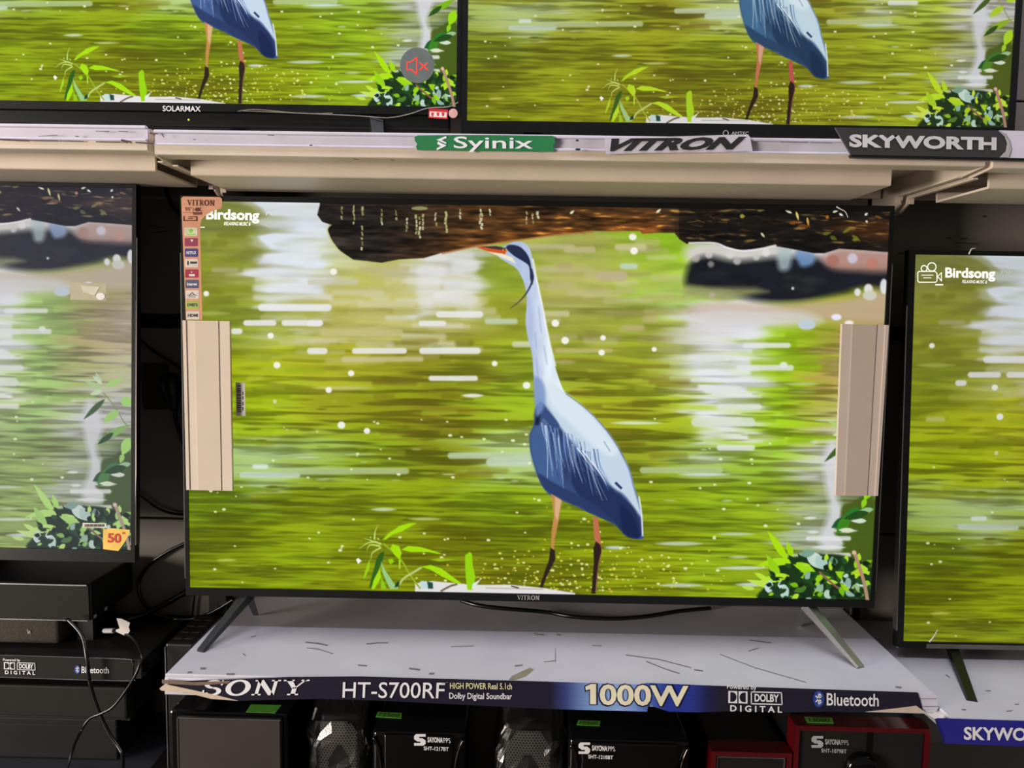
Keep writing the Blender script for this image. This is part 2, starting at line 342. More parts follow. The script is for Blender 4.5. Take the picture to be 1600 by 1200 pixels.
# ------------------------------------------------------------------ the picture shown on every screen
GW, GH = 960, 540
QUAD = [(287, 312), (1390, 330), (1361, 939), (298, 918)]
def homography(src, dst):
    A = []; b = []
    for (x, y), (u, v) in zip(src, dst):
        A += [[x, y, 1, 0, 0, 0, -u*x, -u*y], [0, 0, 0, x, y, 1, -v*x, -v*y]]; b += [u, v]
    return np.append(np.linalg.solve(np.array(A, float), np.array(b, float)), 1).reshape(3, 3)
def paint_picture():
    rng = np.random.default_rng(7); rnd = random.Random(5)
    Hm = homography([(0, 0), (1, 0), (1, 1), (0, 1)], QUAD)
    U, V = np.meshgrid(np.linspace(0, 1, GW), np.linspace(0, 1, GH))
    w = Hm[2,0]*U+Hm[2,1]*V+1
    X = (((Hm[0,0]*U+Hm[0,1]*V+Hm[0,2])/w)).astype(np.float32); Y = (((Hm[1,0]*U+Hm[1,1]*V+Hm[1,2])/w)).astype(np.float32)
    # soft colour field of the water
    K = """300 330 120 128 66;350 325 126 132 62;380 345 132 138 60;382 400 128 134 50;384 450 150 156 70;450 325 216 222 230;340 380 122 128 46;450 380 214 220 230;510 400 200 205 170;340 430 130 134 44;430 430 200 200 180;540 430 186 186 120
    600 440 170 168 62;690 420 214 214 205;660 440 205 205 180;770 430 140 160 40;780 500 148 165 40;880 390 170 176 84;900 450 170 168 96;950 420 180 185 88;1010 410 168 188 62;1040 385 148 198 34;1045 450 165 198 84
    300 480 128 142 34;340 500 130 148 34;420 510 165 175 80;500 500 185 180 90;600 500 188 182 110;700 500 182 184 110;920 510 148 152 60;1000 510 148 160 50;1080 510 205 208 196;1140 520 226 226 232;1210 540 150 198 22;1270 530 150 186 30;1302 540 160 128 62
    320 560 146 165 26;420 570 168 180 26;520 570 160 160 36;640 560 138 136 28;730 560 130 134 28;790 570 150 170 38;900 560 150 160 46;1000 570 140 150 36;1090 570 190 196 160;1150 580 218 222 228;1220 600 150 194 16;1290 600 168 140 74;1340 560 190 165 140
    310 640 140 165 14;400 640 152 174 16;500 650 136 146 22;600 640 126 136 16;700 640 112 106 18;780 640 138 165 28;960 640 150 160 30;1050 640 150 165 30;1130 650 190 206 150;1200 660 145 194 16;1280 650 150 156 56;1340 650 180 170 140
    320 715 150 178 96;400 722 166 192 130;500 715 150 176 84;600 720 128 150 28;700 720 116 122 16;790 715 172 196 134;1020 700 128 138 28;1100 720 160 186 100;1200 720 150 188 50;1285 720 206 206 208;1340 700 190 190 190
    320 780 110 135 12;500 780 116 132 10;650 780 124 140 10;780 780 128 156 16;1050 780 130 150 16;1150 780 140 170 26;1250 780 120 142 20;1300 790 205 205 210;1345 790 74 96 26
    330 850 96 108 4;450 850 122 142 8;600 850 116 128 6;700 850 110 114 6;800 850 124 140 8;1000 860 130 145 12;1150 850 136 162 22;1300 840 170 180 170;1350 840 78 96 22;330 910 124 142 6;600 905 122 134 6;800 905 112 114 8;1000 905 124 136 10;1150 910 142 168 22;1300 905 60 80 30"""
    pts = [list(map(float, s.split())) for s in K.replace('\n', ';').split(';') if s.strip()]
    num = np.zeros((GH, GW, 3), np.float32); den = np.full((GH, GW), 1e-6, np.float32)
    # slightly ragged lookup so that the patches break into horizontal bands
    def field(sx, sy, seed):
        r = np.random.default_rng(seed).standard_normal((GH, GW))
        fx = np.fft.fftfreq(GW)[None, :]; fy = np.fft.fftfreq(GH)[:, None]
        g = np.exp(-2*(math.pi**2)*((fx*sx)**2+(fy*sy)**2)); n = np.real(np.fft.ifft2(np.fft.fft2(r)*g)); return (n/n.std()).astype(np.float32)
    wob = field(30, 2.6, 11)*13
    wob2 = field(20, 1.4, 12)*6
    for x, y, r, g, b in pts:
        ww = np.exp(-(((X+wob-x)/50)**2+((Y+wob2-y)/30)**2)); den += ww
        for k, c in enumerate((r, g, b)): num[..., k] += ww*c
    img = num/den[..., None]
    def tone(mask, col): img[...] = img*(1-mask[..., None])+np.array(col, np.float32)*mask[..., None]
    def sstep(v, a, b): q = np.clip((v-a)/(b-a), 0, 1); return q*q*(3-2*q)
    # pale columns of reflected sky, broken into horizontal bands
    br = field(26, 2.6, 41); br2 = field(12, 3.4, 42)
    def column(x0, x1, y0, y1, col, a, fx, fy):
        m_ = sstep(X+wob*.6, x0-fx, x0+fx)*(1-sstep(X+wob*.6, x1-fx, x1+fx))*sstep(Y, y0-fy, y0+fy)*(1-sstep(Y, y1-fy, y1+fy))
        tone(m_*a*np.clip(.88+.34*br+.22*br2-np.clip((Y-y0-.6*(y1-y0))/(y1-y0), 0, 1)*1.6, 0, 1), col)
    column(400, 512, 300, 520, (219, 225, 233), 1.0, 16, 22)
    column(652, 752, 396, 500, (222, 222, 222), .85, 12, 10)
    column(1082, 1192, 474, 720, (222, 224, 232), .95, 22, 16)
    column(396, 408, 300, 420, (140, 146, 70), .4, 6, 20)
    t = np.clip((Y-430)/210, 0, 1)                              # sharper ripples towards the foot of the picture
    lum = img.mean(2)/255; keep = np.clip(1.5-lum*1.25, .25, 1)
    far = np.tanh(1.3*field(30, 3.6, 1))*.6+.4*np.tanh(1.3*field(12, 2.6, 43))
    mid = np.tanh(1.6*(field(40, 2.1, 2)+.6*field(15, 1.3, 3)))
    fine = np.tanh(1.6*(field(28, 1.25, 44)+.6*field(10, .8, 45)))
    tb = np.clip((Y-700)/160, 0, 1)
    rip = (far*(1-t)+mid*t)*(1-tb*.55)+fine*tb*.55
    patch = field(70, 16, 4)
    s = (.10*(1-t)+.17*t)*rip*keep+.05*patch*keep
    img = img*(1+s[..., None])
    up = np.clip(rip-.35, 0, 1)*keep*(.10+.34*t); dn = np.clip(-rip-.3, 0, 1)*keep*(.10+.50*t)
    tone(up*.8, (166, 192, 34)); tone(dn, (84, 88, 4))
    br_ = np.clip(patch-.7, 0, 1)*.28*keep*np.clip((X-420)/80, 0, 1); tone(br_, (112, 90, 26))

    def bbox(x0, x1, y0, y1):
        # pixel window in grid coordinates (generous)
        m = np.where((X >= x0) & (X <= x1) & (Y >= y0) & (Y <= y1))
        if len(m[0]) == 0: return None
        return slice(m[0].min(), m[0].max()+1), slice(m[1].min(), m[1].max()+1)
    def poly(P, col, soft=1.3, alpha=1.0, shade=None):
        P = np.array([(p[0], p[1]) for p in P], np.float32)
        e = soft*1.5+1
        bb = bbox(P[:,0].min()-e, P[:,0].max()+e, P[:,1].min()-e, P[:,1].max()+e)
        if bb is None: return
        x = X[bb]; y = Y[bb]; ins = np.zeros(x.shape, bool); d = np.full(x.shape, 1e9, np.float32)
        for (ax, ay), (bx, by) in zip(P, np.roll(P, -1, 0)):
            c = ((ay > y) != (by > y))
            with np.errstate(divide='ignore', invalid='ignore'): xi = (bx-ax)*(y-ay)/(by-ay if by != ay else 1e-9)+ax
            ins ^= c & (x < xi)
            L2 = max((bx-ax)**2+(by-ay)**2, 1e-9); tt = np.clip(((x-ax)*(bx-ax)+(y-ay)*(by-ay))/L2, 0, 1)
            d = np.minimum(d, (x-ax-tt*(bx-ax))**2+(y-ay-tt*(by-ay))**2)
        d = np.sqrt(d); sd = np.where(ins, d, -d); a = np.clip(.5+sd/soft, 0, 1)*alpha
        c = np.array(col, np.float32)
        if shade is not None: c = shade(x, y, c)
        img[bb] = img[bb]*(1-a[..., None])+c*a[..., None]
    def sp(P, k=5): return [(p.x, p.y) for p in smooth_path([(a, b, 0) for a, b in P], k, True)]
    def line(P, wd, col, alpha=1.0, soft=1.2, taper=False):
        Q = [(p.x, p.y) for p in smooth_path([(a, b, 0) for a, b in P], 5)]; L = []; Rr = []; n = len(Q)
        for i, (px, py) in enumerate(Q):
            a = Q[max(i-1, 0)]; b = Q[min(i+1, n-1)]; dx, dy = b[0]-a[0], b[1]-a[1]; l = math.hypot(dx, dy) or 1
            ww = wd/2*(1-(i/(n-1))*.85 if taper else 1); L.append((px-dy/l*ww, py+dx/l*ww)); Rr.append((px+dy/l*ww, py-dx/l*ww))
        poly(L+Rr[::-1], col, soft, alpha)
    def oval(x, y, rx, ry, col, alpha=1.0, soft=1.5):
        poly(ell(x, y, rx, ry, 14), col, soft, alpha)
    def bar(x0, x1, y, h, col=(232, 232, 232), alpha=.9, soft=2.5):
        r = h/2
        if h < 6.5:                                              # thin glints taper to points
            n_ = 9; P = [(x0+(x1-x0)*i/n_, y-r*math.sin(math.pi*i/n_)**.7) for i in range(n_+1)]+[(x1-(x1-x0)*i/n_, y+r*math.sin(math.pi*i/n_)**.7) for i in range(1, n_)]
        else:
            P = [(x1-r+r*math.cos(a), y+r*math.sin(a)) for a in [-math.pi/2+math.pi*i/7 for i in range(8)]]+[(x0+r-r*math.cos(a), y+r*math.sin(a)) for a in [math.pi/2-math.pi*i/7 for i in range(8)]]
        poly(P, col, soft, alpha)
    def leaf(x, y, L, ang, wd, col, bend=0.0, soft=1.1):
        A = []; B = []
        for i in range(9):
            t_ = i/8; a = math.radians(ang+bend*t_); px = x+L*t_*math.cos(a); py = y-L*t_*math.sin(a)
            h = wd/2*math.sin(math.pi*min(1, t_**.8))+.3
            A.append((px-h*math.sin(a), py-h*math.cos(a))); B.append((px+h*math.sin(a), py+h*math.cos(a)))
        poly(A+B[::-1], col, soft)
    # out-of-focus blocks of reflected light and shade
    for (x0, x1, y0, y1, n_, cs, amin, amax) in [
        (500, 760, 412, 566, 46, [(206,202,160),(214,210,186),(190,186,110),(196,190,120),(150,146,50),(222,222,214)], .3, .6),
        (380, 520, 470, 560, 14, [(206,204,170),(170,180,70),(140,156,40)], .3, .55),
        (845, 1060, 378, 560, 44, [(190,178,130),(196,188,140),(176,186,80),(150,156,50),(206,200,170),(170,150,110)], .3, .6),
        (600, 770, 530, 760, 30, [(112,96,24),(126,116,22),(100,96,14),(160,176,40)], .3, .6),
        (870, 1060, 560, 720, 26, [(112,98,24),(100,92,14),(160,172,40),(130,118,30)], .3, .6),
        (1185, 1285, 520, 700, 24, [(150,200,14),(132,172,14),(170,206,40),(120,150,10)], .3, .6),
        (300, 480, 560, 700, 26, [(160,180,24),(140,164,12),(120,136,8),(176,184,60)], .3, .55),
        (300, 390, 330, 500, 20, [(122,126,36),(146,148,60),(136,150,30),(110,116,30)], .3, .55)]:
        for _ in range(n_):
            bx_, by_ = rnd.uniform(x0, x1), rnd.uniform(y0, y1); bl_ = rnd.uniform(22, 84); bh_ = rnd.uniform(6.6, 12 if y1 < 600 else 9)
            bar(bx_-bl_/2, bx_+bl_/2, by_, bh_, rnd.choice(cs), rnd.uniform(amin, amax), 5.5)
    # blurred far shore, upper right
    poly(sp([(1076,384),(1120,376),(1250,376),(1395,380),(1395,420),(1330,424),(1240,420),(1150,414),(1090,414),(1070,402)]), (210, 205, 205), 18, .95)
    poly(sp([(1070,440),(1078,412),(1105,400),(1150,408),(1220,402),(1275,404),(1310,416),(1395,420),(1395,446),(1345,450),(1300,462),(1240,473),(1180,470),(1130,456),(1080,448)]), (24, 27, 34), 14, 1)
    for _ in range(26): oval(rnd.uniform(1085, 1380), rnd.uniform(412, 458), rnd.uniform(8, 22), rnd.uniform(4, 9), rnd.choice([(18,20,26),(34,38,46),(44,44,44),(28,32,44)]), .55, 8)
    poly(sp([(1285,405),(1310,390),(1350,392),(1395,396),(1395,424),(1340,424),(1300,420)]), (176, 132, 120), 14, .9)
    poly(sp([(1243,392),(1268,396),(1270,412),(1250,416)]), (112, 146, 190), 8, .9)
    poly(sp([(1215,388),(1236,392),(1232,420),(1216,420)]), (170, 190, 190), 10, .8)
    for (x, y, r, c, a) in [(1300,408,10,(165,100,90),.6),(1331,404,8,(205,205,225),.8),(1362,412,9,(190,120,105),.7),(1151,408,6,(175,172,175),.95),(1110,413,5,(150,145,140),.8),(1087,404,6,(190,180,175),.7),(1181,402,5,(200,195,195),.9),(1196,395,6,(225,220,220),.9),(1107,398,6,(210,200,195),.8),(1140,398,6,(215,210,212),.9)]: oval(x, y, r, r, c, a, 4)
    poly([(1070,448),(1180,450),(1200,456),(1130,470),(1068,462)], (150, 150, 95), 10, .8)
    poly(sp([(1075,486),(1120,474),(1200,476),(1330,466),(1395,452),(1395,500),(1330,504),(1240,500),(1120,500)]), (192, 168, 140), 16, .9)
    poly(sp([(1075,500),(1110,482),(1190,484),(1260,490),(1280,505),(1180,514),(1090,520)]), (214, 210, 212), 14, .8)
    for (x, y, rx, ry, c) in [(1339,457,5,6,(225,228,232)),(1356,452,7,8,(225,225,225)),(1358,462,11,8,(205,205,190)),(1380,448,6,12,(225,228,232)),(1306,496,8,5,(235,235,250)),(1238,451,2,2,(240,240,240)),(1260,508,14,8,(190,205,215)),(1112,462,5,5,(180,170,140)),(1326,505,7,4,(240,235,230)),(1224,571,6,5,(225,235,215))]: oval(x, y, rx, ry, c, .95, 3)
    # reflections: long pale bars and round glints
    for a in [(403,518,480,11),(380,432,504,9),(440,505,504,9),(361,379,517,9),(655,751,548,10),(480,512,548,10),(550,636,548,9),(681,755,491,10),(654,697,505,8),(480,503,505,9),(670,747,591,8),(722,756,618,6)]: bar(*a)
    for a in [(395,490,449,12),(398,512,436,7),(380,520,424,9),(395,520,464,10),(410,500,400,8)]: bar(*a, (226, 229, 233), .55, 6)
    for a in [(650,745,469,20),(693,751,445,14),(650,690,444,18),(650,697,424,20),(705,747,416,28),(660,700,400,14),(700,740,398,10)]: bar(*a, (226, 226, 226), .55, 8)
    for a in [(757,809,502,9,(200,215,200)),(534,662,561,8,(205,196,150)),(557,650,474,11,(208,205,160)),(844,890,490,9,(205,198,160)),(968,996,416,9,(190,215,215)),(867,957,548,7,(190,180,120)),(488,584,606,6,(196,196,130)),(480,560,440,10,(200,196,170)),(500,630,520,12,(198,190,130)),(560,640,420,9,(190,180,130)),(880,930,390,10,(196,186,140)),(960,1010,386,10,(205,200,150)),(930,980,432,16,(190,175,140)),(330,372,421,7,(170,172,120)),(300,360,489,6,(168,180,90)),(318,348,574,8,(196,198,130)),(800,830,538,9,(215,220,200)),(860,900,566,6,(180,170,110))]: bar(a[0], a[1], a[2], a[3], a[4], .75, 4)
    for (x, y, r) in [(867.5,505,6),(883,532,6),(940,551,5),(942,528,4.5),(773,568,4.5),(823,602,6),(549,583,5),(514,609,5),(521,424,5.5),(988,370,6),(423,524,5),(433,570,5.5),(322,458,4.5),(430,627,3),(990,392,6),(574,673,5),(534,664,6),(1135,560,4),(1022,546,4)]: oval(x, y, r, r*.95, (244, 244, 238), .95, 2)
    # water sparkle and streaks further down
    for _ in range(190):
        x = rnd.uniform(300, 1290); y = rnd.uniform(590, 915); L = rnd.uniform(8, 50)*(1 if y > 700 else 1.3)
        right = x > 1030
        c = rnd.choice([(190,205,150),(205,218,190),(150,180,40),(214,222,215),(110,120,10)] if (right or 700 < y < 756) else [(146,168,22),(88,92,4),(160,182,50),(98,98,8),(78,82,2)])
        bar(x, x+L, y, rnd.uniform(2, 4.6), c, rnd.uniform(.3, .7), 2.6)
    for a in [(375,470,742,9,(196,212,196)),(395,420,729,7,(222,230,228)),(440,640,736,10,(176,196,140)),(700,835,712,10,(186,206,170)),(760,832,722,12,(196,212,190)),(955,1035,661,5,(222,232,214)),(1000,1130,735,10,(180,200,140)),(1080,1180,660,14,(214,222,205)),(1120,1180,700,9,(224,230,226)),(1060,1140,742,5,(200,220,225)),(1150,1240,575,9,(226,228,228)),(1100,1160,610,10,(222,226,222)),(1160,1235,540,8,(226,228,226)),(1085,1140,560,9,(220,222,220)),(1120,1190,636,9,(220,226,210)),(1024,1100,850,6,(190,208,190)),(1120,1200,888,5,(205,220,220)),(1150,1205,914,6,(200,218,230)),(1120,1180,835,5,(190,205,180)),(1030,1100,915,6,(190,206,190)),(945,980,856,5,(205,220,235)),(580,620,796,5,(206,220,206)),(640,690,811,4,(186,200,130)),(340,370,875,3,(210,214,120))]: bar(a[0], a[1], a[2], a[3], a[4], .85, 3)
    for _ in range(90):
        x = rnd.uniform(300, 1280); y = rnd.uniform(640, 915); r = rnd.uniform(1, 2.8); oval(x, y, r*1.2, r*.8, (236, 238, 200), .9, 1.4)
    for _ in range(230):
        x = rnd.gauss(880, 95); y = 925-abs(rnd.gauss(0, 38)); r = rnd.uniform(.8, 2.1); oval(x, y, r*1.25, r*.85, rnd.choice([(226,222,90),(240,238,170),(205,200,60)]), .9, 1.3)
    # white column of light and dark pool at the right edge
    poly(sp([(1296,690),(1312,700),(1320,740),(1308,770),(1318,800),(1330,840),(1306,860),(1280,848),(1296,800),(1290,760),(1286,720)]), (212, 212, 218), 12, .9)
    poly(sp([(1316,792),(1330,786),(1366,782),(1366,940),(1310,905),(1318,850),(1304,834),(1312,815)]), (70, 92, 22), 5, .95)
    for a in [(1260,1330,842,7),(1268,1322,856,6),(1284,1330,868,7),(1300,1340,830,6),(1262,1280,832,5),(1256,1276,810,5)]: bar(*a, (226, 226, 226), .85, 2.5)
    # log across the top
    log = [(499,308),(499,319),(495,335),(503,346),(515,350),(511,358),(517,374),(530,391),(550,405),(596,410),(623,405),(662,403),(689,395),(747,383),(809,374),(867,366),(926,361),(999,361),(1003,366),(1022,364),(1053,364),(1061,374),(1072,381),(1115,381),(1135,387),(1157,392),(1182,390),(1212,385),(1240,390),(1270,396),(1287,396),(1310,389),(1340,391),(1392,395),(1400,320),(1200,300),(800,296)]
    g1 = field(14, 1.6, 21); g2 = field(5, 1.0, 22); g3 = field(60, 8, 23)
    def logshade(x, y, c):
        bb = bbox(x.min(), x.max(), y.min(), y.max()); a1, a2, a3 = (g[bb][:x.shape[0], :x.shape[1]] for g in (g1, g2, g3))
        brown = np.clip((x-590)/160, 0, 1)*np.clip((1075-x)/60, 0, 1)
        edge = np.clip((y-(410-(x-560)*.11)+32)/40, 0, 1)*brown
        base = np.array([34, 29, 26], np.float32)*(1-brown[..., None])+np.array([72, 46, 22], np.float32)*brown[..., None]
        base = base+np.array([58, 28, 6], np.float32)*edge[..., None]
        k = (1+.22*a1+.16*a2)*np.where(x > 1060, .62, 1)
        gold = np.clip(a1*.5+a2*.8-1.35, 0, 1)*.7*np.clip((x-700)/200, 0, 1)
        red = np.clip(a3-.2, 0, 1)*np.clip((x-1130)/60, 0, 1)
        return base*k[..., None]+gold[..., None]*np.array([130, 96, 30], np.float32)+red[..., None]*np.array([36, 16, 2], np.float32)
    poly(log, (40, 32, 26), 1.6, 1, logshade)
    line([(517,350),(511,358),(517,374),(530,391),(550,405)], 1.6, (190, 190, 120)); line([(1075,380),(1115,380),(1135,387),(1157,392),(1182,390),(1212,384)], 3, (235, 232, 232), .9)
    line([(690,396),(747,384),(809,375),(867,367),(926,362)], 2.4, (176, 104, 52), .8)
    for (x, y, L) in [(533,322,18),(552,320,30),(566,322,12),(596,326,26),(618,328,14),(635,340,22),(650,335,30),(655,338,36),(660,334,24),(680,332,18),(696,330,28),(697,336,22),(718,326,16),(750,326,32),(752,332,26),(765,326,12),(822,330,18),(832,334,14),(840,330,12),(565,352,34)]:
        yy = y
        while yy < y+L:
            l = rnd.uniform(3, 7); line([(x+rnd.uniform(-1, 1), yy), (x+rnd.uniform(-1.5, 1.5), yy+l)], rnd.uniform(1.5, 3.6), rnd.choice([(190,190,130),(220,220,180),(150,150,90)]), .9, 1.2); yy += l+rnd.uniform(.5, 3)
    oval(655, 325, 13, 3, (170, 170, 110), .8)
    for (x, y, L, a, wd, c) in [(1243,331,14,-75,3,(225,205,110)),(1260,340,14,-80,3,(205,160,60)),(1232,349,16,8,5,(120,70,22)),(1246,352,20,-8,5,(96,54,18)),(1236,333,10,160,2.5,(230,225,190)),(1300,332,9,20,2.5,(225,225,200)),(1310,334,7,-30,3,(225,225,210)),(1350,337,6,40,3,(220,220,205)),(1352,345,4,-60,3,(230,230,215)),(1290,342,6,60,5,(176,96,20)),(1284,366,14,10,5,(96,96,26)),(1296,370,12,-25,6,(84,88,24)),(1316,364,16,30,4,(112,110,30)),(1330,368,16,-35,5,(104,100,28)),(1340,374,10,190,4,(120,116,34)),(1366,338,12,-20,3,(120,70,24)),(1155,338,8,0,6,(150,140,40)),(1182,330,16,20,5,(100,92,40)),(1188,364,9,-50,3,(200,196,160)),(890,334,8,40,3,(235,230,190)),(1024,333,10,40,3,(240,235,200))]: leaf(x, y, L, a, wd, c)
    for _ in range(60):
        x = rnd.uniform(900, 1385); y = rnd.uniform(330, 378); L = rnd.uniform(8, 26); line([(x, y), (x+L, y+rnd.uniform(-4, 5))], rnd.uniform(.7, 1.3), rnd.choice([(150,96,34),(176,128,46),(84,48,18),(100,60,22)]), .55, 1.2)
    # heron
    body = sp([(829,393),(833,416),(840,443),(848,482),(858,532),(867,571),(879,606),(891,622),(922,644),(948,672),(967,700),(984,732),(992,761),(1000,787),(1006,833),(1005,842),(990,842),(977,836),(961,820),(935,808),(915,799),(896,789),(876,782),(860,773),(850,763),(841,745),(834,722),(829,703),(828,680),(833,667),(837,644),(836,620),(834,587),(831,552),(825,529),(821,501),(823,470),(819,443),(807,420),(790,409),(778,400),(779,390),(793,381),(806,377),(820,380)], 4)
    nb = field(3, 9, 31)
    def bodyshade(x, y, c):
        bb = bbox(x.min(), x.max(), y.min(), y.max()); n_ = nb[bb][:x.shape[0], :x.shape[1]]
        tb = np.clip((y-620)/50, 0, 1)[..., None]; lr = np.clip((x-(822+(y-400)*.06))/26, 0, 1)[..., None]
        neck = np.array([176, 190, 220], np.float32)*(1-lr)+np.array([226, 236, 246], np.float32)*lr
        bl = np.array([50, 72, 118], np.float32)*(1+.10*n_[..., None])
        return (neck*(1-tb)+bl*tb)*(1+.02*n_[..., None])
    poly(body, (200, 212, 230), 1.4, 1, bodyshade)
    poly(sp([(858,600),(883,614),(922,645),(948,673),(967,701),(983,733),(991,762),(999,788),(1003,808),(990,792),(976,774),(958,762),(944,746),(928,726),(908,706),(892,688),(876,668),(860,642),(850,620)], 4), (196, 214, 230), 5)
    poly(sp([(850,590),(880,612),(922,647),(950,680),(966,704),(950,712),(920,690),(890,660),(862,634)], 4), (222, 234, 242), 9, .8)
    poly(sp([(905,708),(922,722),(944,756),(974,778),(994,800),(1003,836),(990,841),(976,834),(956,812),(928,792),(903,772),(893,742)], 4), (32, 48, 90), 4)
    poly(sp([(970,790),(990,806),(1000,838),(988,840),(974,830)], 4), (22, 36, 78), 4)
    poly(sp([(829,684),(834,668),(846,662),(862,676),(874,706),(880,744),(876,780),(858,770),(842,744),(832,716)], 4), (66, 94, 146), 6)
    poly(sp([(842,740),(862,752),(896,770),(934,790),(960,816),(935,806),(896,787),(862,772),(850,760)], 4), (38, 56, 100), 4, .9)
    poly(sp([(836,640),(846,628),(856,640),(874,664),(866,672),(850,654),(844,664),(836,664)], 4), (52, 78, 126), 3)
    poly([(838,650),(846,644),(842,664),(836,664)], (26, 34, 56), 2)
    for i in range(52):
        x = 846+i*1.75+rnd.uniform(-2, 2); y = 660+i*.9+rnd.uniform(-6, 10); L = rnd.uniform(30, 84)
        line([(x, y), (x+rnd.uniform(1, 5)+i*.06, y+L*.5), (x+rnd.uniform(3, 10)+i*.26, y+L)], rnd.uniform(1.2, 2.4), rnd.choice([(206,222,240),(150,176,216),(110,140,190),(40,58,104)]), .85, 1.3, True)
    for (a, b) in [((902,700),(928,736)),((910,704),(946,752)),((926,722),(948,758))]: line([a, ((a[0]+b[0])/2+1, (a[1]+b[1])/2), b], 2.4, (226, 236, 246), .95, 1.2, True)
    line([(884,615),(910,634),(936,658),(958,686),(976,716)], 1.3, (70, 84, 104), .6)
    line([(832,404),(838,436),(848,482),(858,532),(868,572)], 2.6, (244, 248, 252), .8, 2)
    line([(944,690),(954,706)], 1.6, (150,168,190)); line([(962,754),(972,764)], 4, (40, 58, 104)); line([(999,776),(1003,804),(1005,838)], 2.4, (226, 234, 242), .9)
    for (a, b) in [((841,480),(846,520)),((850,540),(855,570)),((838,560),(842,600)),((836,520),(838,545))]: line([a, b], 2.5, (150, 170, 206), .5, 2.5)
    poly(sp([(834,590),(850,600),(852,630),(842,650),(837,640)], 4), (120, 146, 196), 6, .8)
    poly(sp([(790,387),(797,382),(813,386),(826,402),(831,426),(832,444),(828,436),(826,416),(815,407),(802,399)], 4), (34, 44, 74), 1.6)
    line([(829,420),(832,436),(824,455),(812,470),(797,482)], 4.4, (40, 48, 76), 1, 1.3, True)
    poly([(743,386),(760,384.5),(782,386),(792,391),(788,398),(776,396),(758,391)], (214, 84, 34), 1.3)
    poly([(750,385),(774,384),(790,387),(790,391),(772,389)], (60, 52, 60), 1.5)
    poly([(762,393),(784,396),(800,402),(806,412),(784,402)], (236, 230, 206), 1.6); oval(788, 390, 3, 2, (226, 190, 60)); oval(788, 390, 1.4, 1.4, (10, 10, 10))
    poly([(862,772),(879,782),(874,812),(868,842),(866,862),(862,862),(863,830),(866,806)], (196, 136, 76), 1.4)
    poly([(868,776),(878,782),(872,815),(868,806)], (214, 176, 130), 2); poly([(861,856),(868,860),(869,874),(862,888),(856,900),(849,919),(844,918),(852,894),(859,874)], (44, 32, 24), 1.3)
    poly([(927,808),(935,809),(938,834),(940,852),(937,858),(930,846)], (190, 110, 76), 1.3); poly([(932,846),(940,852),(941,862),(937,880),(932,928),(925,928),(929,880),(928,858)], (44, 30, 24), 1.3)
    line([(939,850),(941,862),(936,884),(932,926)], 1.2, (180, 110, 80), .8)
    # white log at the foot and its plant
    poly([(650,912),(676,908),(740,914),(800,914),(850,919),(900,927),(900,935),(650,930)], (226, 222, 222), 1.5)
    line([(690,924),(705,916),(716,913)], 3, (110, 90, 60)); line([(760,919),(850,921)], 1.4, (170, 166, 150)); line([(800,916),(812,919)], 2, (60, 50, 40))
    z6 = lambda *P: [(520+.175*a, 780+.175*b) for a, b in P]
    poly(z6((780,745),(800,730),(860,735),(905,745),(905,800),(800,805)), (196, 216, 214), 1.3); poly(z6((850,735),(900,745),(905,800),(860,800)), (36, 72, 62), 1.5)
    line(z6((460,400),(600,520),(700,680),(790,800)), 2.8, (150, 176, 40)); line(z6((580,790),(640,710),(700,670),(800,610)), 3.2, (186, 206, 120))
    LM = (164, 222, 8)
    for P, c in [(z6((450,365),(500,310),(600,240),(680,216),(755,212),(700,245),(620,290),(550,312),(480,360)), LM), (z6((620,450),(680,418),(780,425),(870,450),(990,490),(930,486),(860,472),(700,472)), LM),
                 (z6((800,605),(880,588),(980,620),(1060,680),(1160,755),(1100,750),(980,690),(880,630)), LM), (z6((1190,500),(1230,470),(1250,490),(1258,600),(1280,690),(1275,740),(1255,812),(1210,812),(1195,700),(1188,560)), (150, 210, 10)),
                 (z6((470,465),(430,480),(400,530),(370,640),(330,800),(370,770),(420,620),(455,540)), (46, 96, 24)), (z6((430,620),(440,700),(380,803),(355,803),(370,730),(400,670)), LM), (z6((440,560),(480,640),(540,730),(590,803),(520,803),(480,720),(450,650)), (150, 200, 130)),
                 (z6((440,690),(490,800),(440,805)), (140, 200, 20)), (z6((340,530),(335,620),(290,712),(282,700),(310,600)), (156, 208, 20)), (z6((540,400),(600,420),(622,480),(605,540),(560,500),(520,440)), LM), (z6((500,540),(540,530),(555,560),(520,585)), (150, 206, 10)),
                 (z6((595,540),(615,545),(612,620),(598,625)), (170, 216, 40)), (z6((870,540),(980,525),(1110,542),(960,558)), (150, 186, 20)), (z6((560,790),(570,750),(605,730),(600,780)), (30, 60, 40)), (z6((1255,760),(1330,712),(1290,770),(1250,810)), (220, 232, 226)), (z6((215,540),(235,525),(265,550),(235,580)), (246, 248, 240))]:
        poly(P, c, 1.2)
    for P in [z6((440,400),(350,370),(290,350)), z6((400,380),(320,390),(240,445)), z6((380,360),(385,290),(410,230)), z6((430,420),(340,410),(310,460)), z6((440,430),(360,480),(350,540)), z6((420,360),(400,345)), z6((340,345),(350,335))]: line(P, 2.6, (196, 222, 120), 1, 1.2, True)
    # foliage, lower right
    poly(sp([(1196,916),(1210,890),(1240,872),(1300,866),(1345,878),(1366,900),(1366,945),(1196,940)]), (26, 52, 22), 4)
    Z5 = lambda x, y: (1120+.3*x, 600+.3*y)
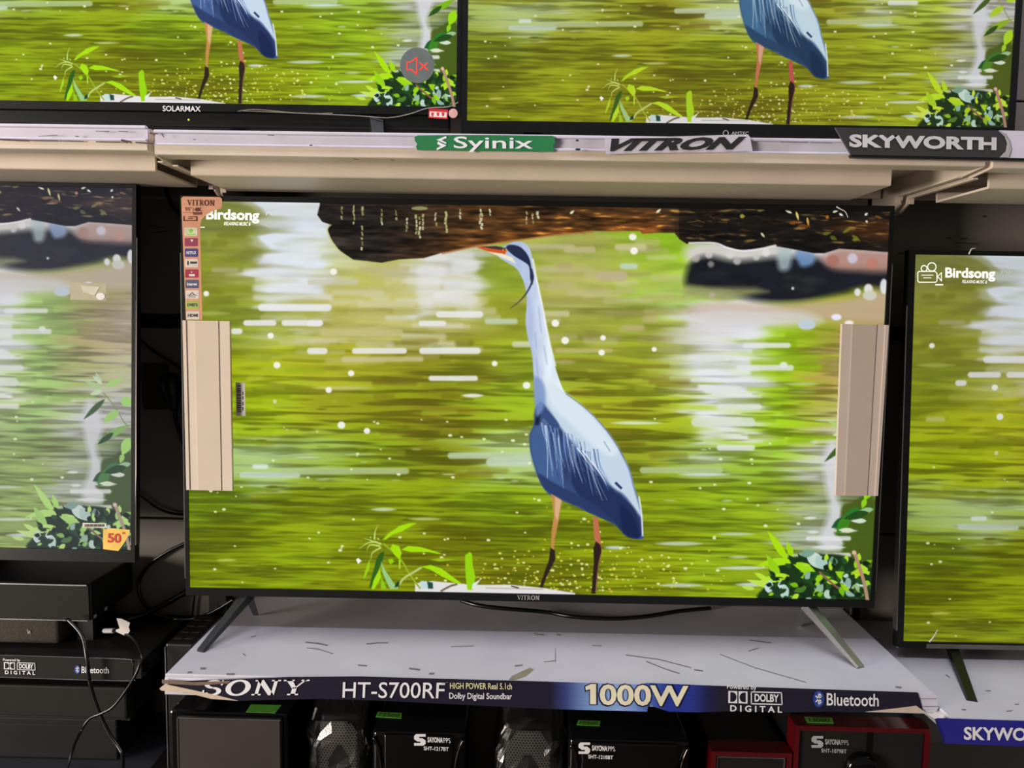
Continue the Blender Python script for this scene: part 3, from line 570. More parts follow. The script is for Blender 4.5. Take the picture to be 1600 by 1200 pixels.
    for (x, y, L, a, wd, c, bd) in [(370,920,58,124,11,(168,222,10),0),(395,900,26,110,9,(160,216,10),0),(400,930,60,172,12,(170,222,20),14),(400,940,50,-10,14,(160,214,20),-20),(330,1010,44,120,13,(150,206,20),0),(380,1000,50,190,13,(176,224,40),0),(420,990,46,-5,16,(150,206,20),-10),
        (300,1060,46,165,9,(190,222,80),0),(280,1040,26,140,7,(190,226,60),0),(470,880,44,-40,20,(196,216,206),0),(520,900,30,-50,18,(170,200,190),0),(440,890,24,10,12,(120,160,140),0),(610,950,16,100,14,(110,150,130),0),(640,1040,30,80,13,(40,84,30),0),(700,1000,28,30,14,(172,216,30),0),(690,1020,26,150,12,(150,206,20),0),(780,990,16,120,10,(170,216,30),0),
        (340,1040,30,-75,16,(180,212,200),0),(270,1090,22,80,14,(190,216,212),0),(320,1110,24,95,16,(30,60,40),0),(420,1070,28,-20,18,(20,44,24),0),(450,1030,30,30,16,(28,70,24),0),(520,1090,20,60,14,(140,180,150),0),(560,1110,20,30,14,(180,206,190),0),(600,1060,26,-60,18,(20,40,20),0),(680,1080,22,110,18,(180,210,200),0),(720,1100,20,80,14,(150,190,130),0),(740,1110,18,60,12,(120,170,80),0),(480,1000,24,-60,12,(30,74,24),0),(540,1010,22,-20,12,(36,84,30),0),(260,1020,22,150,7,(186,224,60),0),(200,1070,22,170,6,(186,220,80),0),(470,1060,22,200,10,(70,120,40),0)]:
        px, py = Z5(x, y); leaf(px, py, L*.95, a, wd, c, bd)
    for _ in range(90):
        lx, ly = rnd.uniform(1200, 1362), 0
        ly = rnd.uniform(875 if lx > 1235 else 900, 938); tone_ = rnd.random()
        c = (rnd.choice([(150,208,16),(176,222,50),(120,184,20)]) if tone_ < .36 else rnd.choice([(16,38,16),(24,56,24),(36,80,30)]) if tone_ < .90 else rnd.choice([(184,212,204),(140,176,164),(206,226,222)]))
        leaf(lx, ly, rnd.uniform(8, 20), rnd.uniform(0, 360), rnd.uniform(4, 9), c, rnd.uniform(-30, 30))
    line([Z5(535,980), Z5(590,1030), Z5(640,1070)], 3, (140, 90, 80)); line([Z5(718,878), Z5(745,960), Z5(770,1040), Z5(787,1130)], 5.5, (176, 138, 110)); oval(*Z5(716,880), 3.4, 3.4, (220, 180, 160))
    # hanging branch at the right edge
    LTm = lambda x, y: (1390-29*((y-293)/567)-(208-x)*1.082, 329+(y-293)/567*609)
    line([LTm(162,618), LTm(180,640), LTm(195,664), LTm(208,678)], 2, (140, 150, 90)); line([LTm(208,668), LTm(186,672), LTm(168,680)], 1.6, (130, 150, 70))
    for (x, y, L, a, wd, c) in [(160,612,32,155,8,(170,206,110)),(158,606,22,110,8,(176,210,120)),(165,608,34,25,9,(160,212,40)),(160,614,22,200,8,(196,220,170)),(160,604,20,140,6,(200,220,180)),(164,628,50,222,9,(58,96,30)),(188,630,24,-10,16,(150,214,20)),(186,646,34,215,13,(150,206,20)),(200,670,56,205,11,(120,180,20)),(178,680,34,215,9,(40,80,26)),(203,688,32,245,17,(150,214,10)),(190,730,34,200,16,(40,120,40)),(205,728,24,190,8,(150,190,140)),(168,742,28,210,14,(24,90,44)),(196,745,24,180,7,(206,220,200))]:
        px, py = LTm(x, y); leaf(px, py, L, a, wd, c)
    leaf(*Z5(690,690), 34, 235, 16, (60,130,30)); leaf(*Z5(790,670), 40, 195, 12, (34,76,24)); leaf(*Z5(775,600), 16, 250, 8, (140,206,20)); leaf(*Z5(715,765), 24, 178, 7, (214,222,190))
    return np.clip(img/255, 0, 1)

def make_screen_mesh():
    im = paint_picture()
    linr = np.where(im <= 0.04045, im/12.92, ((im+0.055)/1.055)**2.4)
    asp = 0.5625
    xs = np.linspace(-.5, .5, GW); zs = np.linspace(asp/2, -asp/2, GH)
    co = np.zeros((GH, GW, 3), np.float32); co[..., 0] = xs[None, :]; co[..., 2] = zs[:, None]
    me = bpy.data.meshes.new('screen_picture'); me.vertices.add(GW*GH); me.vertices.foreach_set('co', co.ravel())
    i = (np.arange(GH-1)[:, None]*GW+np.arange(GW-1)[None, :]).ravel()
    q = np.stack([i, i+GW, i+GW+1, i+1], 1).astype(np.int32)
    me.loops.add(q.size); me.loops.foreach_set('vertex_index', q.ravel())
    me.polygons.add(len(q)); me.polygons.foreach_set('loop_start', np.arange(0, q.size, 4, dtype=np.int32))
    me.update()
    ca = me.color_attributes.new('picture', 'FLOAT_COLOR', 'POINT')
    ca.data.foreach_set('color', np.concatenate([linr, np.ones((GH, GW, 1))], 2).astype(np.float32).ravel())
    return me
SCREEN = make_screen_mesh()
def screen_mat(name, sat=1.0, val=1.0, hue=0.5, wash=0.0, washcol=(200, 200, 210), strength=1.0):
    m = bpy.data.materials.new(name); m.use_nodes = True; nt = m.node_tree; b = nt.nodes['Principled BSDF']
    at = nt.nodes.new('ShaderNodeAttribute'); at.attribute_name = 'picture'
    hs = nt.nodes.new('ShaderNodeHueSaturation'); hs.inputs['Hue'].default_value = hue; hs.inputs['Saturation'].default_value = sat; hs.inputs['Value'].default_value = val
    nt.links.new(at.outputs['Color'], hs.inputs['Color'])
    mx = nt.nodes.new('ShaderNodeMix'); mx.data_type = 'RGBA'; mx.inputs['Factor'].default_value = wash
    nt.links.new(hs.outputs[0], mx.inputs['A']); mx.inputs['B'].default_value = (*lin(washcol), 1)
    b.inputs['Base Color'].default_value = (0.003, 0.003, 0.003, 1); b.inputs['Roughness'].default_value = 0.20; b.inputs['Specular IOR Level'].default_value = 0.22
    nt.links.new(mx.outputs['Result'], b.inputs['Emission Color']); b.inputs['Emission Strength'].default_value = strength
    return m

# ------------------------------------------------------------------ televisions
def tv_matrix(x, y, z, yaw, tilt, roll, drop):
    yw, t, ro = (math.radians(v) for v in (yaw, tilt, roll))
    ux = Vector((math.cos(yw), math.sin(yw), 0)); n = Vector((-math.sin(yw), math.cos(yw), 0)); uz = Vector((0, 0, 1))*math.cos(t)+n*math.sin(t)
    a = ux*math.cos(ro)+uz*math.sin(ro); b = -ux*math.sin(ro)+uz*math.cos(ro); yv = b.cross(a)
    p = Vector((x, y, z))-b*drop
    return Matrix(((a.x, yv.x, b.x, p.x), (a.y, yv.y, b.y, p.y), (a.z, yv.z, b.z, p.z), (0, 0, 0, 1)))
def television(label, pose, w, h, side, top, bot, smat, trim=True, thick=0.05, chin=0.0, frame_mat=None):
    M = tv_matrix(*pose, drop=h/2+bot)
    t = thing('television', None, label, 'television', None, M)
    W = w/2+side; Hh = h+bot+top
    obj('frame', ring(-W, W, 0, Hh, side+.001, side+.001, bot+.001, top+.001, -.004, .012), frame_mat or M_bezel, t, local=True)
    hw = W-.004
    v, f = [(-hw,.001,.004),(hw,.001,.004),(hw,.001,Hh-.004),(-hw,.001,Hh-.004),(-hw,.018,.004),(hw,.018,.004),(hw,.018,Hh-.004),(-hw,.018,Hh-.004),(-hw*.8,thick,.03),(hw*.8,thick,.03),(hw*.8,thick,Hh*.72),(-hw*.8,thick,Hh*.72)], []
    f = [(0,1,2,3),(0,4,5,1),(1,5,6,2),(2,6,7,3),(3,7,4,0),(4,8,9,5),(5,9,10,6),(6,10,11,7),(7,11,8,4),(8,11,10,9)]
    obj('back_cover', (v, f), M_black, t, local=True)
    s = link('screen', SCREEN, None, t); s.scale = (w, 1, w); s.location = (0, -.0005, bot+h/2)
    if not SCREEN.materials: SCREEN.materials.append(smat)
    s.material_slots[0].link = 'OBJECT'; s.material_slots[0].material = smat
    if trim:
        for sx in (-1, 1):
            x = sx*(W+.0009); obj('side_trim', box(x-.0009, x+.0009, -.0035, .010, .03, Hh*.86), M_trim, t, local=True)
    if chin:
        obj('chin', box(-W+.02, W-.02, .002, .03, -chin, .002, .004, 2), M_bezel, t, local=True)
    n = (M.to_3x3() @ Vector((0, -1, 0))).normalized(); c = M @ Vector((0, 0, bot+h/2))
    t_plane = (c, n)
    return t, t_plane, M
main_pose = (0.01535, 1.33253, 1.1955, 0.453, 1.096, 0.08)
tv_main, P_MAIN, MM = television('middle 55 inch television showing the whole heron, foam guards on both sides', main_pose, 1.21, .6806, .0055, .008, .0125,
    screen_mat('screen_vivid'))
tv_left, P_LEFT, ML = television('left television with washed out picture and a yellow 50 sticker', (-1.2238, 1.2984, 1.2429, .45, 3.53, 0), 1.106, .6225, .006, .005, .020,
    screen_mat('screen_washed', .74, .88, .508, .05, (170, 170, 205)))
tv_right, P_RIGHT, MR = television('right television showing only green water and the camera logo', (1.2797, 1.3471, 1.1267, .45, 3.71, 0), 1.21, .6806, .010, .007, .010,
    screen_mat('screen_olive', 1.0, .80, .488, .0, (150, 160, 150)))
tv_tr, P_TR, MTR = television('top right television with yellowish water and the heron legs', (0.365, 1.4003, 1.9562, .45, 1.0, .14), .952, .5355, .0095, .010, .018,
    screen_mat('screen_yellow', .98, .90, .474, .0, (190, 190, 170)), trim=False)
tv_tl, P_TL, MTL = television('top left television with a red mute icon and dark lower chin', (-0.6045, 1.4003, 1.9795, .45, 1.0, .05), .952, .5355, .007, .010, .013,
    screen_mat('screen_bright', 1.0, 1.05, .500, .0), trim=False, chin=.026)

# feet
def blade(p_top, p_tip, wt, wb, th):
    """a tapered splayed foot from the set down to the shelf: p_top, p_tip world points"""
    a, b = Vector(p_top), Vector(p_tip); d = (b-a); up = Vector((0, 0, 1)); s = d.cross(up).normalized()
    v = []; N = 8
    for i in range(N+1):
        t = i/N; c = a.lerp(b, t); wv = (wt*(1-t)+wb*t)/2; hgt = (th*(1-t)+.004*t)
        nrm = s.cross(d.normalized()).normalized()
        for (k, q) in ((-1, -.5), (1, -.5), (.8, .5), (-.8, .5)): v.append(c+s*wv*k+nrm*hgt*q)
    f = [(0,1,2,3), tuple(4*N+i for i in (3,2,1,0))]
    for i in range(N):
        for k in range(4): f.append((4*i+k, 4*i+(k+1) % 4, 4*i+4+(k+1) % 4, 4*i+4+k))
    return v, f
def foot(t, px_top, plane_top, px_tip, zsh, m, wt=.017, wb=.013, th=.012, back=True):
    A = H(px_top, plane_top, -.012); B = H(px_tip, PZ(zsh+.002))
    fo = obj('foot', blade(A, B, wt, wb, th), m, t, smooth=False)
    if back:
        C = Vector((A.x+(B.x-A.x)*.10, A.y+.050, zsh+.002)); obj('foot_heel', blade(A, C, wt*.6, wb*.6, th*.6), m, t)
    return fo
foot(tv_main, (1261, 945), P_MAIN, (1345, 1042), SH, M_metal, .022, .016, .014)
foot(tv_main, (388, 928), P_MAIN, (313, 1017), SH, M_foot, .022, .016, .014)
foot(tv_right, (1489, 1014), P_RIGHT, (1519, 1094), .757, M_black, .020, .016, .012)
B2 = MR @ Vector((.42, .01, 0)); 
obj('foot', blade(B2, (B2.x+.03, B2.y-.09, .759), .02, .016, .012), M_black, tv_right); obj('foot_heel', blade(B2, (B2.x+.01, B2.y+.08, .759), .02, .016, .012), M_black, tv_right)
for (t, M, xs) in ((tv_tr, MTR, (-.36, .36)), (tv_tl, MTL, (-.38, .33))):
    for x in xs:
        A = M @ Vector((x, .012, .002)); s = 1 if x > 0 else -1
        zf = 1.6072+(.0055 if A.x < -.55 else 0); obj('foot', blade(A, (A.x+s*.02, A.y-.07, zf), .03, .02, .012), M_black, t); obj('foot_heel', blade(A, (A.x+s*.02, A.y+.05, zf), .03, .02, .012), M_black, t)

# --- details on the middle television
pb = (P_MAIN[0]+P_MAIN[1]*.004, P_MAIN[1])
letters('VITRON', (808, 937), (843, 937.6), 7, pb, M_silverprint, tv_main, ser=True, name='brand_lettering')
ps = (P_MAIN[0]+P_MAIN[1]*.0046, P_MAIN[1])
M_or = mat('orange_foil', (220, 160, 128), .35, .15, .12, 30); M_or2 = mat('pink_foil', (236, 196, 172), .4, .2, .08, 30)
stk = obj('feature_sticker', sheet([(283,310),(286,307),(344,308),(347,311),(347,322),(345,326),(333,329),(323,335),(315,343),(312.5,352),(316,500),(290.5,500)], ps, .0004, .0005), M_or, tv_main)
tag(stk, 'orange foil feature sticker')
pst = (ps[0]+ps[1]*.0006, ps[1])
M_ink = mat('maroon_ink', (92, 36, 30), .5); M_lite = mat('pale_sticker', (222, 214, 206), .5)
letters('VITRON', (292, 321), (335, 321.5), 9, pst, M_ink, stk, ser=True)
letters('55"', (289, 329), (299, 329), 5, pst, M_ink, stk, bold=.01); letters('4K', (303, 330), (315, 330), 5.5, pst, M_ink, stk, bold=.03)
flat([[(302,331.5),(315,331.5),(315,335.5),(302,335.5)], [(301,324),(301.5,324),(301.5,335),(301,335)], [(286,331.5),(300,331.5),(300,332.2),(286,332.2)]], pst, M_ink, stk)
flat(stroke([(287,338),(287,344.5),(293,344.5)],1.5)+stroke([(295,339),(301,339)],1.3)+stroke([(294,341.5),(300,341.5)],1.3)+stroke([(295,344.5),(301,344.5)],1.3)+stroke([(303,338.5),(307,338.5),(307,344.5),(302,344.5)],1.5), pst, M_ink, stk)
icons = [((214,214,180), None), ((150,52,84), None), ((60,56,130), 'NETFLIX'), ((224,212,206), None), ((168,28,70), None), ((80,84,128), 'Internet'), ((226,220,214), None), ((172,190,90), 'DVBT2'), ((222,214,206), 'HDMI')]
for k, (c, s) in enumerate(icons):
    cy = 362+k*16.35; x0 = 288+k*.35; x1 = x0+20.5
    ic = obj('icon_tile', sheet([(x0+1,cy-6.5),(x1-1,cy-6.5),(x1,cy-5.5),(x1,cy+5.5),(x1-1,cy+6.5),(x0+1,cy+6.5),(x0,cy+5.5),(x0,cy-5.5)], pst, .0002, .0002), mat('icon_%d' % k, c, .4, 0, .12, 60), stk)
    if s: letters(s, (x0+2.5, cy+2.2), (x1-2.5, cy+2.2), 4.4, pst, M_white if k in (2, 5) else M_dark, ic, bold=.03, off=.0005)
    elif k == 0: flat([ell(x0+10, cy-1.5, 3.2, 3, 12), [(x0+4,cy+3.4),(x0+17,cy+3.4),(x0+17,cy+4.8),(x0+4,cy+4.8)]], pst, M_lime, ic, off=.0005)
    elif k == 1: flat([[(x0+9,cy-4),(x0+14,cy-4),(x0+11.5,cy)]], pst, M_white, ic, off=.0005)
    elif k == 3: flat([[(x0+8,cy-2.5),(x1-2,cy-2.5),(x1-2,cy+1),(x0+8,cy+1)], ell(x0+4.5, cy, 1.3, 3.6, 10)], pst, M_dark, ic, off=.0005)
    elif k == 4: flat([[(x0+9,cy-3.6),(x0+12,cy-2.4),(x0+9,cy-1.2)], [(x0+6,cy+1),(x0+15,cy+1),(x0+15,cy+4.2),(x0+6,cy+4.2)]], pst, M_white, ic, off=.0005)
    elif k == 6: flat(stroke([(x0+3,cy+1),(x0+17,cy+1)],1)+stroke([(x0+6,cy+1),(x0+10,cy-3),(x0+14,cy+1)],1)+stroke([(x0+5,cy+3.8),(x0+15,cy+3.8)],1), pst, M_dark, ic, off=.0005)
pscr = (P_MAIN[0]+P_MAIN[1]*.0008, P_MAIN[1])
bc = obj('barcode_sticker', sheet([(368,597.5),(382.5,598),(383.5,650),(369,649.5)], pscr, .0003, .0004), M_lite, tv_main); tag(bc, 'small white barcode sticker')
rr = random.Random(3); y = 602.0; bars = []
while y < 645:
    hgt = rr.choice([.7, 1.1, 1.8]); bars.append([(369.6+(y-597)*.02,y),(376.5+(y-597)*.02,y),(376.5+(y-597)*.02,y+hgt),(369.6+(y-597)*.02,y+hgt)]); y += hgt+rr.choice([1.2, 1.8])
bars += [[(378.6,y0),(380,y0),(380,y0+5),(378.6,y0+5)] for y0 in (612, 619, 628, 636)]
flat(bars, pscr, M_dark, bc, 'barcode', .0008)
# logo shown on screen (part of the broadcast picture)
M_scrlogo = mat('screen_logo_light', (236, 238, 230), .4, 0, .01, 5, emit=.85)
def bird_logo(t, plane, bx, by, w, hcap, icon):
    p = (plane[0]+plane[1]*.0008, plane[1]); k = w/80
    letters('Birdsong', (bx, by), (bx+w, by+1.6*k), hcap, p, M_scrlogo, t, bold=.03, name='screen_logo')
    letters('RELAXING MUSIC &', (bx+27*k, by+9.5*k), (bx+67*k, by+10.2*k), 5*k, p, M_scrlogo, t, shear=.25, bold=.008, name='screen_logo')
    letters('PIP', (bx+90*k, by-5*k), (bx+108*k, by-5*k), 6*k, p, mat('screen_logo_dim', (190, 196, 200), .4, 0, .01, 5, emit=.5), t, name='screen_logo')
    if icon:
        cx, cy = bx-43, by-1
        q = stroke([(cx+2,cy-8),(cx+27,cy-8),(cx+30,cy-5),(cx+30,cy+7),(cx+28,cy+9),(cx+2,cy+9),(cx,cy+7),(cx,cy-6),(cx+2,cy-8)], 1.3)
        q += stroke(ell(cx+10,cy-12.5,4.6,4.6,16)+[(cx+14.6,cy-12.5)],1.3)+stroke(ell(cx+22,cy-15,6.6,6.6,18)+[(cx+28.6,cy-15)],1.3)
        q += stroke([(cx+31,cy),(cx+37,cy-6),(cx+37,cy+7),(cx+31,cy)],1.2)+stroke([(cx+6,cy-2),(cx+24,cy-2)],1)+stroke([(cx+9,cy+2),(cx+21,cy+2)],1)
        q += stroke([(cx+28,cy+13),(cx+39,cy+13)],2)
        flat(q, p, M_scrlogo, t, 'screen_icon')
bird_logo(tv_right, P_RIGHT, 1477, 433, 78, 14.5, True)
bird_logo(tv_main, P_MAIN, 322, 342, 83, 15, False)
flat(stroke([(312,355),(319,355)],1.8), (P_MAIN[0]+P_MAIN[1]*.0008, P_MAIN[1]), M_scrlogo, tv_main, 'screen_icon')
# wisps of film along the top edges
for (t, pl, P) in ((tv_main, pb, [(1307,323),(1314,327),(1321,331),(1325,340)]), (tv_right, (P_RIGHT[0]+P_RIGHT[1]*.004, P_RIGHT[1]), [(1514,397),(1518,389),(1524,388)]), (tv_right, (P_RIGHT[0]+P_RIGHT[1]*.004, P_RIGHT[1]), [(1452,1003),(1459,995),(1465,984)])):
    obj('film_scrap', tube([H(p, pl, .003) for p in P], lambda t_: .0016*(1-t_*.7), 5, 3), mat('white_film', (215, 212, 206), .3, 0, .05, 40), t)
obj('film_strip', sheet([(1448,1006),(1600,1009),(1600,1016),(1447,1013)], (P_RIGHT[0]+P_RIGHT[1]*.004, P_RIGHT[1]), .0003, .0012), mat('grey_film', (92, 92, 88), .35, 0, .1, 30), tv_right)

# --- details on the left television
pl = (P_LEFT[0]+P_LEFT[1]*.0008, P_LEFT[1])
st = obj('price_sticker', sheet([(161,828),(170,825),(203,828),(201,836),(193,850),(185,861),(161,858)], pl, .0003, .004), mat('yellow_sticker', (238, 196, 84), .45, 0, .12, 40), tv_left); tag(st, 'torn yellow sticker with red 50')
letters('50', (168, 847), (189, 848), 13.5, pl, mat('red_ink', (204, 44, 34), .5), st, bold=.03, off=.0046); letters('"', (191, 841), (195, 841), 9, pl, MATS['red_ink'], st, off=.0046)
bs = obj('barcode_sticker', sheet([(129,817),(166,818),(166,825),(129,824)], pl, .0003, .0006), M_lite, tv_left); flat([[(132+i*2.1,819),(133+i*2.1+(i % 3)*.3,819),(133+i*2.1,823.4),(132+i*2.1,823.4)] for i in range(15)], pl, M_dark, bs, 'barcode', .001)
fs = obj('film_label', sheet([(110,441),(166,443),(166,470),(110,468)], pl, .0002, .0006), mat('tan_label', (176, 172, 142), .45, 0, .1, 40), tv_left); flat([[(126,446),(156,448),(148,462),(130,456)]], pl, mat('pale_label', (206, 204, 186), .5), fs, 'print', .001); flat([ell(157,463,7,5.5)], pl, M_white, fs, 'print', .0012)
obj('film_fold', sheet([(208.5,470),(212.5,470),(213,740),(210.5,800),(208,848),(203.5,852),(206.5,800),(209,740)], pl, .0006, .003), mat('folded_film', (226, 218, 204), .25, 0, .05, 20), tv_left)
obj('stand', box(-1.28, -1.16, 1.345, 1.40, H((140, 913), PY(1.318)).z, .94), M_black, tv_left)

# --- details on the top televisions
pt = (P_TL[0]+P_TL[1]*.004, P_TL[1])
letters('SOLARMAX', (254, 173.5), (313.5, 174.3), 8.2, pt, mat('logo_white', (220, 220, 220), .4, 0, .03, 40), tv_tl, bold=.015, name='brand_lettering')
rs = obj('safety_sticker', sheet([(670,169),(700,171),(699,186),(669.5,184)], pt, .0003, .0004), mat('red_sticker', (196, 44, 50), .5), tv_tl)
flat([[(671.5,174),(698,175.8),(697.5,183.6),(671.3,182)]], pt, M_lite, rs, 'print', .0006)
for cx in (676, 684.5, 692.5): flat([[(cx-2.6,175.5),(cx+2,176),(cx+1,181.5),(cx-1.8,181)]], pt, MATS['red_sticker'], rs, 'print', .0009)
obj('round_seal', sheet(ell(708, 177, 7, 7.4), pt, .0003, .0004), mat('pink_seal', (206, 158, 152), .5, 0, .15, 300), tv_tl)
mp = (P_TL[0]+P_TL[1]*.0008, P_TL[1])
mu = obj('mute_icon', sheet(ell(652, 102, 27, 28, 32), mp, .0002, .0003), mat('mute_disc', (76, 84, 80), .6, 0, .2, 25, emit=.35), tv_tl); tag(mu, 'dark round mute icon on screen')
flat(stroke([(636,97),(642,97),(651,90),(651,116),(643,109),(636,109),(636,97)],1.9)+stroke([(656,98),(668,109)],1.9)+stroke([(668,98),(656,109)],1.9), mp, mat('mute_red', (226, 46, 34), .5, 0, .03, 20, emit=.8), mu, 'icon', .0006)
obj('film_fold', tube([H(p, pt, .002) for p in [(380,173),(450,176),(560,181),(605,184),(640,178),(668,169),(700,167),(716,160)]], .0009, 5, 4), M_trim, tv_tl)
obj('film_fold', tube([H(p, pt, .002) for p in [(372,174),(400,171),(470,177),(520,177)]], .0007, 5, 4), M_trim, tv_tl)
cp = PY(1.395)
obj('status_light', sheet(ell(294.5, 187, 1.3, 1.3, 10), cp, .001, .002), mat('led_green', (170, 220, 40), .4, emit=1.0), tv_tl)
pr = (P_TR[0]+P_TR[1]*.004, P_TR[1])
letters('AMTEC', (1143, 210.5), (1170, 211), 5, pr, M_silverprint, tv_tr, name='brand_lettering'); flat(stroke(ell(1134,208,4,4,14)+[(1138,208)],1.2), pr, M_silverprint, tv_tr, 'emblem')

# ------------------------------------------------------------------ foam guards on the middle television
def guard(label, quad, band, m, m2, side):
    t = thing('foam_edge_guard', MM @ Vector((side*.61, 0, .2)), label, 'foam guard', 'foam guards on the middle television')
    pf = (P_MAIN[0]+P_MAIN[1]*.0055, P_MAIN[1])
    obj('front_flap', sheet(quad, pf, .0075, .0075), m, t)
    tl, tr, br, bl = [Vector((*p, 0)) for p in quad]
    a, b = band; q = [tl.lerp(tr, a), tl.lerp(tr, b), bl.lerp(br, b), bl.lerp(br, a)]
    obj('centre_band', sheet([(p.x, p.y) for p in q], pf, .001, .0087), m2, t)
    e = [tl, tl.lerp(tr, .07), bl.lerp(br, .07), bl] if side < 0 else [tl.lerp(tr, .93), tr, br, bl.lerp(br, .93)]
    obj('outer_rim', sheet([(p.x, p.y) for p in e], pf, .0015, .0090), m, t)
guard('cream foam edge guard on the left side of the middle television', [(285,500.5),(358.5,502),(363,767),(291,765.5)], (.26,.76), M_foam, mat('cream_foam_band', (220, 204, 186), .8, 0, .03, 20), -1)
guard('cream foam edge guard, weaker light tinted in, on the right side of the middle television', [(1316,506),(1389,508),(1372,775),(1306,774)], (.22,.74), M_foam_dim, mat('dimmed_foam_band', (200, 182, 168), .8, 0, .03, 20), 1)  # right band also darkened in colour for the weaker light

# ------------------------------------------------------------------ signs on the upper shelf edge
PL = PY(1.1285)
t = thing('shelf_sign', H((758, 236), PL), 'green paper sign with white lettering and zigzag emblem', 'sign')
obj('card', sheet([(648,214),(652,211.5),(700,211),(760,211),(862,212),(866,214),(868,222),(864,229),(868,233),(862,237),(760,236),(652,234.5),(650,229),(652,225),(648,220)], PL, .0008), M_green, t)
letters('Syinix', (709, 231.2), (833, 232), 17.5, PL, M_white, t, bold=.01, off=.0012)
flat([[(697,212.5),(698,215.5),(690,219),(697.5,222.5),(697,225),(682,218.5)], [(684,221),(698,227.5),(682.5,235),(682.5,231.5),(689,228),(683,225)]], PL, M_white, t, off=.0012)
t = thing('shelf_sign', H((1035, 243), PL), 'white card sign with bold slanted black lettering in a clear holder', 'sign')
obj('card', sheet([(945,217),(1060,213),(1168,210),(1172,214),(1176,236),(1120,238),(1010,239),(947,241)], PL, .0008, .0008), M_lav, t)
letters('VITRON', (948, 235), (1158, 232), (955, 218), PL, M_dark, t, bold=.055, shear=.30, off=.0016)
P2 = PY(1.1245)
hold = [obj('clear_holder', sheet([(893,217),(1060,212),(1125,208),(1234,219),(1232,240),(1090,238),(1010,244),(893,246)], P2, .0005), M_clear, t)]
flat([ell(902, 219.5, 2.6, 1.6, 10), ell(903, 233.5, 4.4, 1.8, 10)], P2, M_dark, t, 'rivet', .0003)
P3 = PY(1.119)
t = thing('shelf_sign', H((1450, 247), P3), 'dark slate board with pale lettering and slanted left end', 'sign')
obj('board', sheet([(1305,199),(1440,201.5),(1560,204),(1570,209),(1577,220),(1580,234),(1576,246),(1570,246.5),(1331,242.5)], P3, .004), M_signgrey, t)
obj('crescent_end', sheet([(1560,204),(1570,209),(1577,220),(1580,234),(1576,246),(1562,246),(1572,236),(1574,224),(1570,213)], P3, .0005, .001), mat('pale_grey_end', (172, 170, 166), .4), t)
obj('white_end', sheet([(1562,203.5),(1640,206),(1640,248.5),(1568,246.5)], P3, .003, -.0005), M_lav, t)
obj('bottom_strip', sheet([(1329,241.5),(1640,248),(1640,252),(1331,246)], P3, .008, .001), M_black, t)
letters('SKYWORTH', (1327, 228.5), (1557, 233.5), 17.5, P3, mat('pale_lettering', (206, 206, 208), .4), t, bold=.045, off=.0008)
t = thing('shelf_sign', H((1530, 1162), PY(1.109)), 'royal blue shelf strip with white lettering at the lower right', 'sign')
P4 = PY(1.1085)
obj('strip', sheet([(1461,1124),(1466,1122.5),(1640,1128),(1640,1168),(1476,1161.5),(1470,1150)], P4, .0012), M_blue, t)
letters('SKYWORTH', (1506, 1155), (1657, 1158), 18.5, P4, M_white, t, bold=.03, off=.0006)
obj('torn_film', sheet([(1446,1114),(1462,1124),(1472,1150),(1475,1161),(1466,1158),(1455,1160),(1452,1140)], P4, .0003, .002), M_bag, t)

# ------------------------------------------------------------------ torn indigo strip on the middle shelf
P5 = PY(1.1415)
t = thing('shelf_sign', H((850, 1110), P5), 'torn indigo promotional strip along the middle shelf edge', 'sign')
def strip_mat():
    m = bpy.data.materials.new('indigo_strip_print'); m.use_nodes = True; nt = m.node_tree; b = nt.nodes['Principled BSDF']
    tc = nt.nodes.new('ShaderNodeTexCoord'); sx = nt.nodes.new('ShaderNodeSeparateXYZ'); nt.links.new(tc.outputs['Object'], sx.inputs[0])
    rp = nt.nodes.new('ShaderNodeValToRGB'); cr = rp.color_ramp
    xa = lambda px: (H((px, 1095), P5).x-H((850, 1110), P5).x+.65)/1.3
    stops = [(255, (36, 32, 48)), (860, (34, 30, 50)), (885, (60, 70, 130)), (925, (130, 165, 225)), (975, (150, 180, 235)), (1010, (90, 120, 205)), (1040, (40, 60, 160)), (1080, (44, 60, 150)), (1105, (34, 36, 80)), (1125, (36, 34, 50))]
    while len(cr.elements) < len(stops): cr.elements.new(.5)
    for e, (px, c) in zip(cr.elements, stops): e.position = xa(px); e.color = (*lin(c), 1)
    ma = nt.nodes.new('ShaderNodeMath'); ma.operation = 'MULTIPLY_ADD'; ma.inputs[1].default_value = 1/1.3; ma.inputs[2].default_value = .5
    nt.links.new(sx.outputs[0], ma.inputs[0]); nt.links.new(ma.outputs[0], rp.inputs[0])
    mp_ = nt.nodes.new('ShaderNodeMapping'); mp_.inputs['Scale'].default_value = (.6, 1, 9); nt.links.new(tc.outputs['Object'], mp_.inputs[0])
    ns = nt.nodes.new('ShaderNodeTexNoise'); ns.inputs['Scale'].default_value = 24; nt.links.new(mp_.outputs[0], ns.inputs['Vector'])
    bp = nt.nodes.new('ShaderNodeBump'); bp.inputs['Strength'].default_value = .25; bp.inputs['Distance'].default_value = .003; nt.links.new(ns.outputs['Fac'], bp.inputs['Height']); nt.links.new(bp.outputs[0], b.inputs['Normal'])
    nt.links.new(rp.outputs[0], b.inputs['Base Color']); b.inputs['Roughness'].default_value = .28; return m
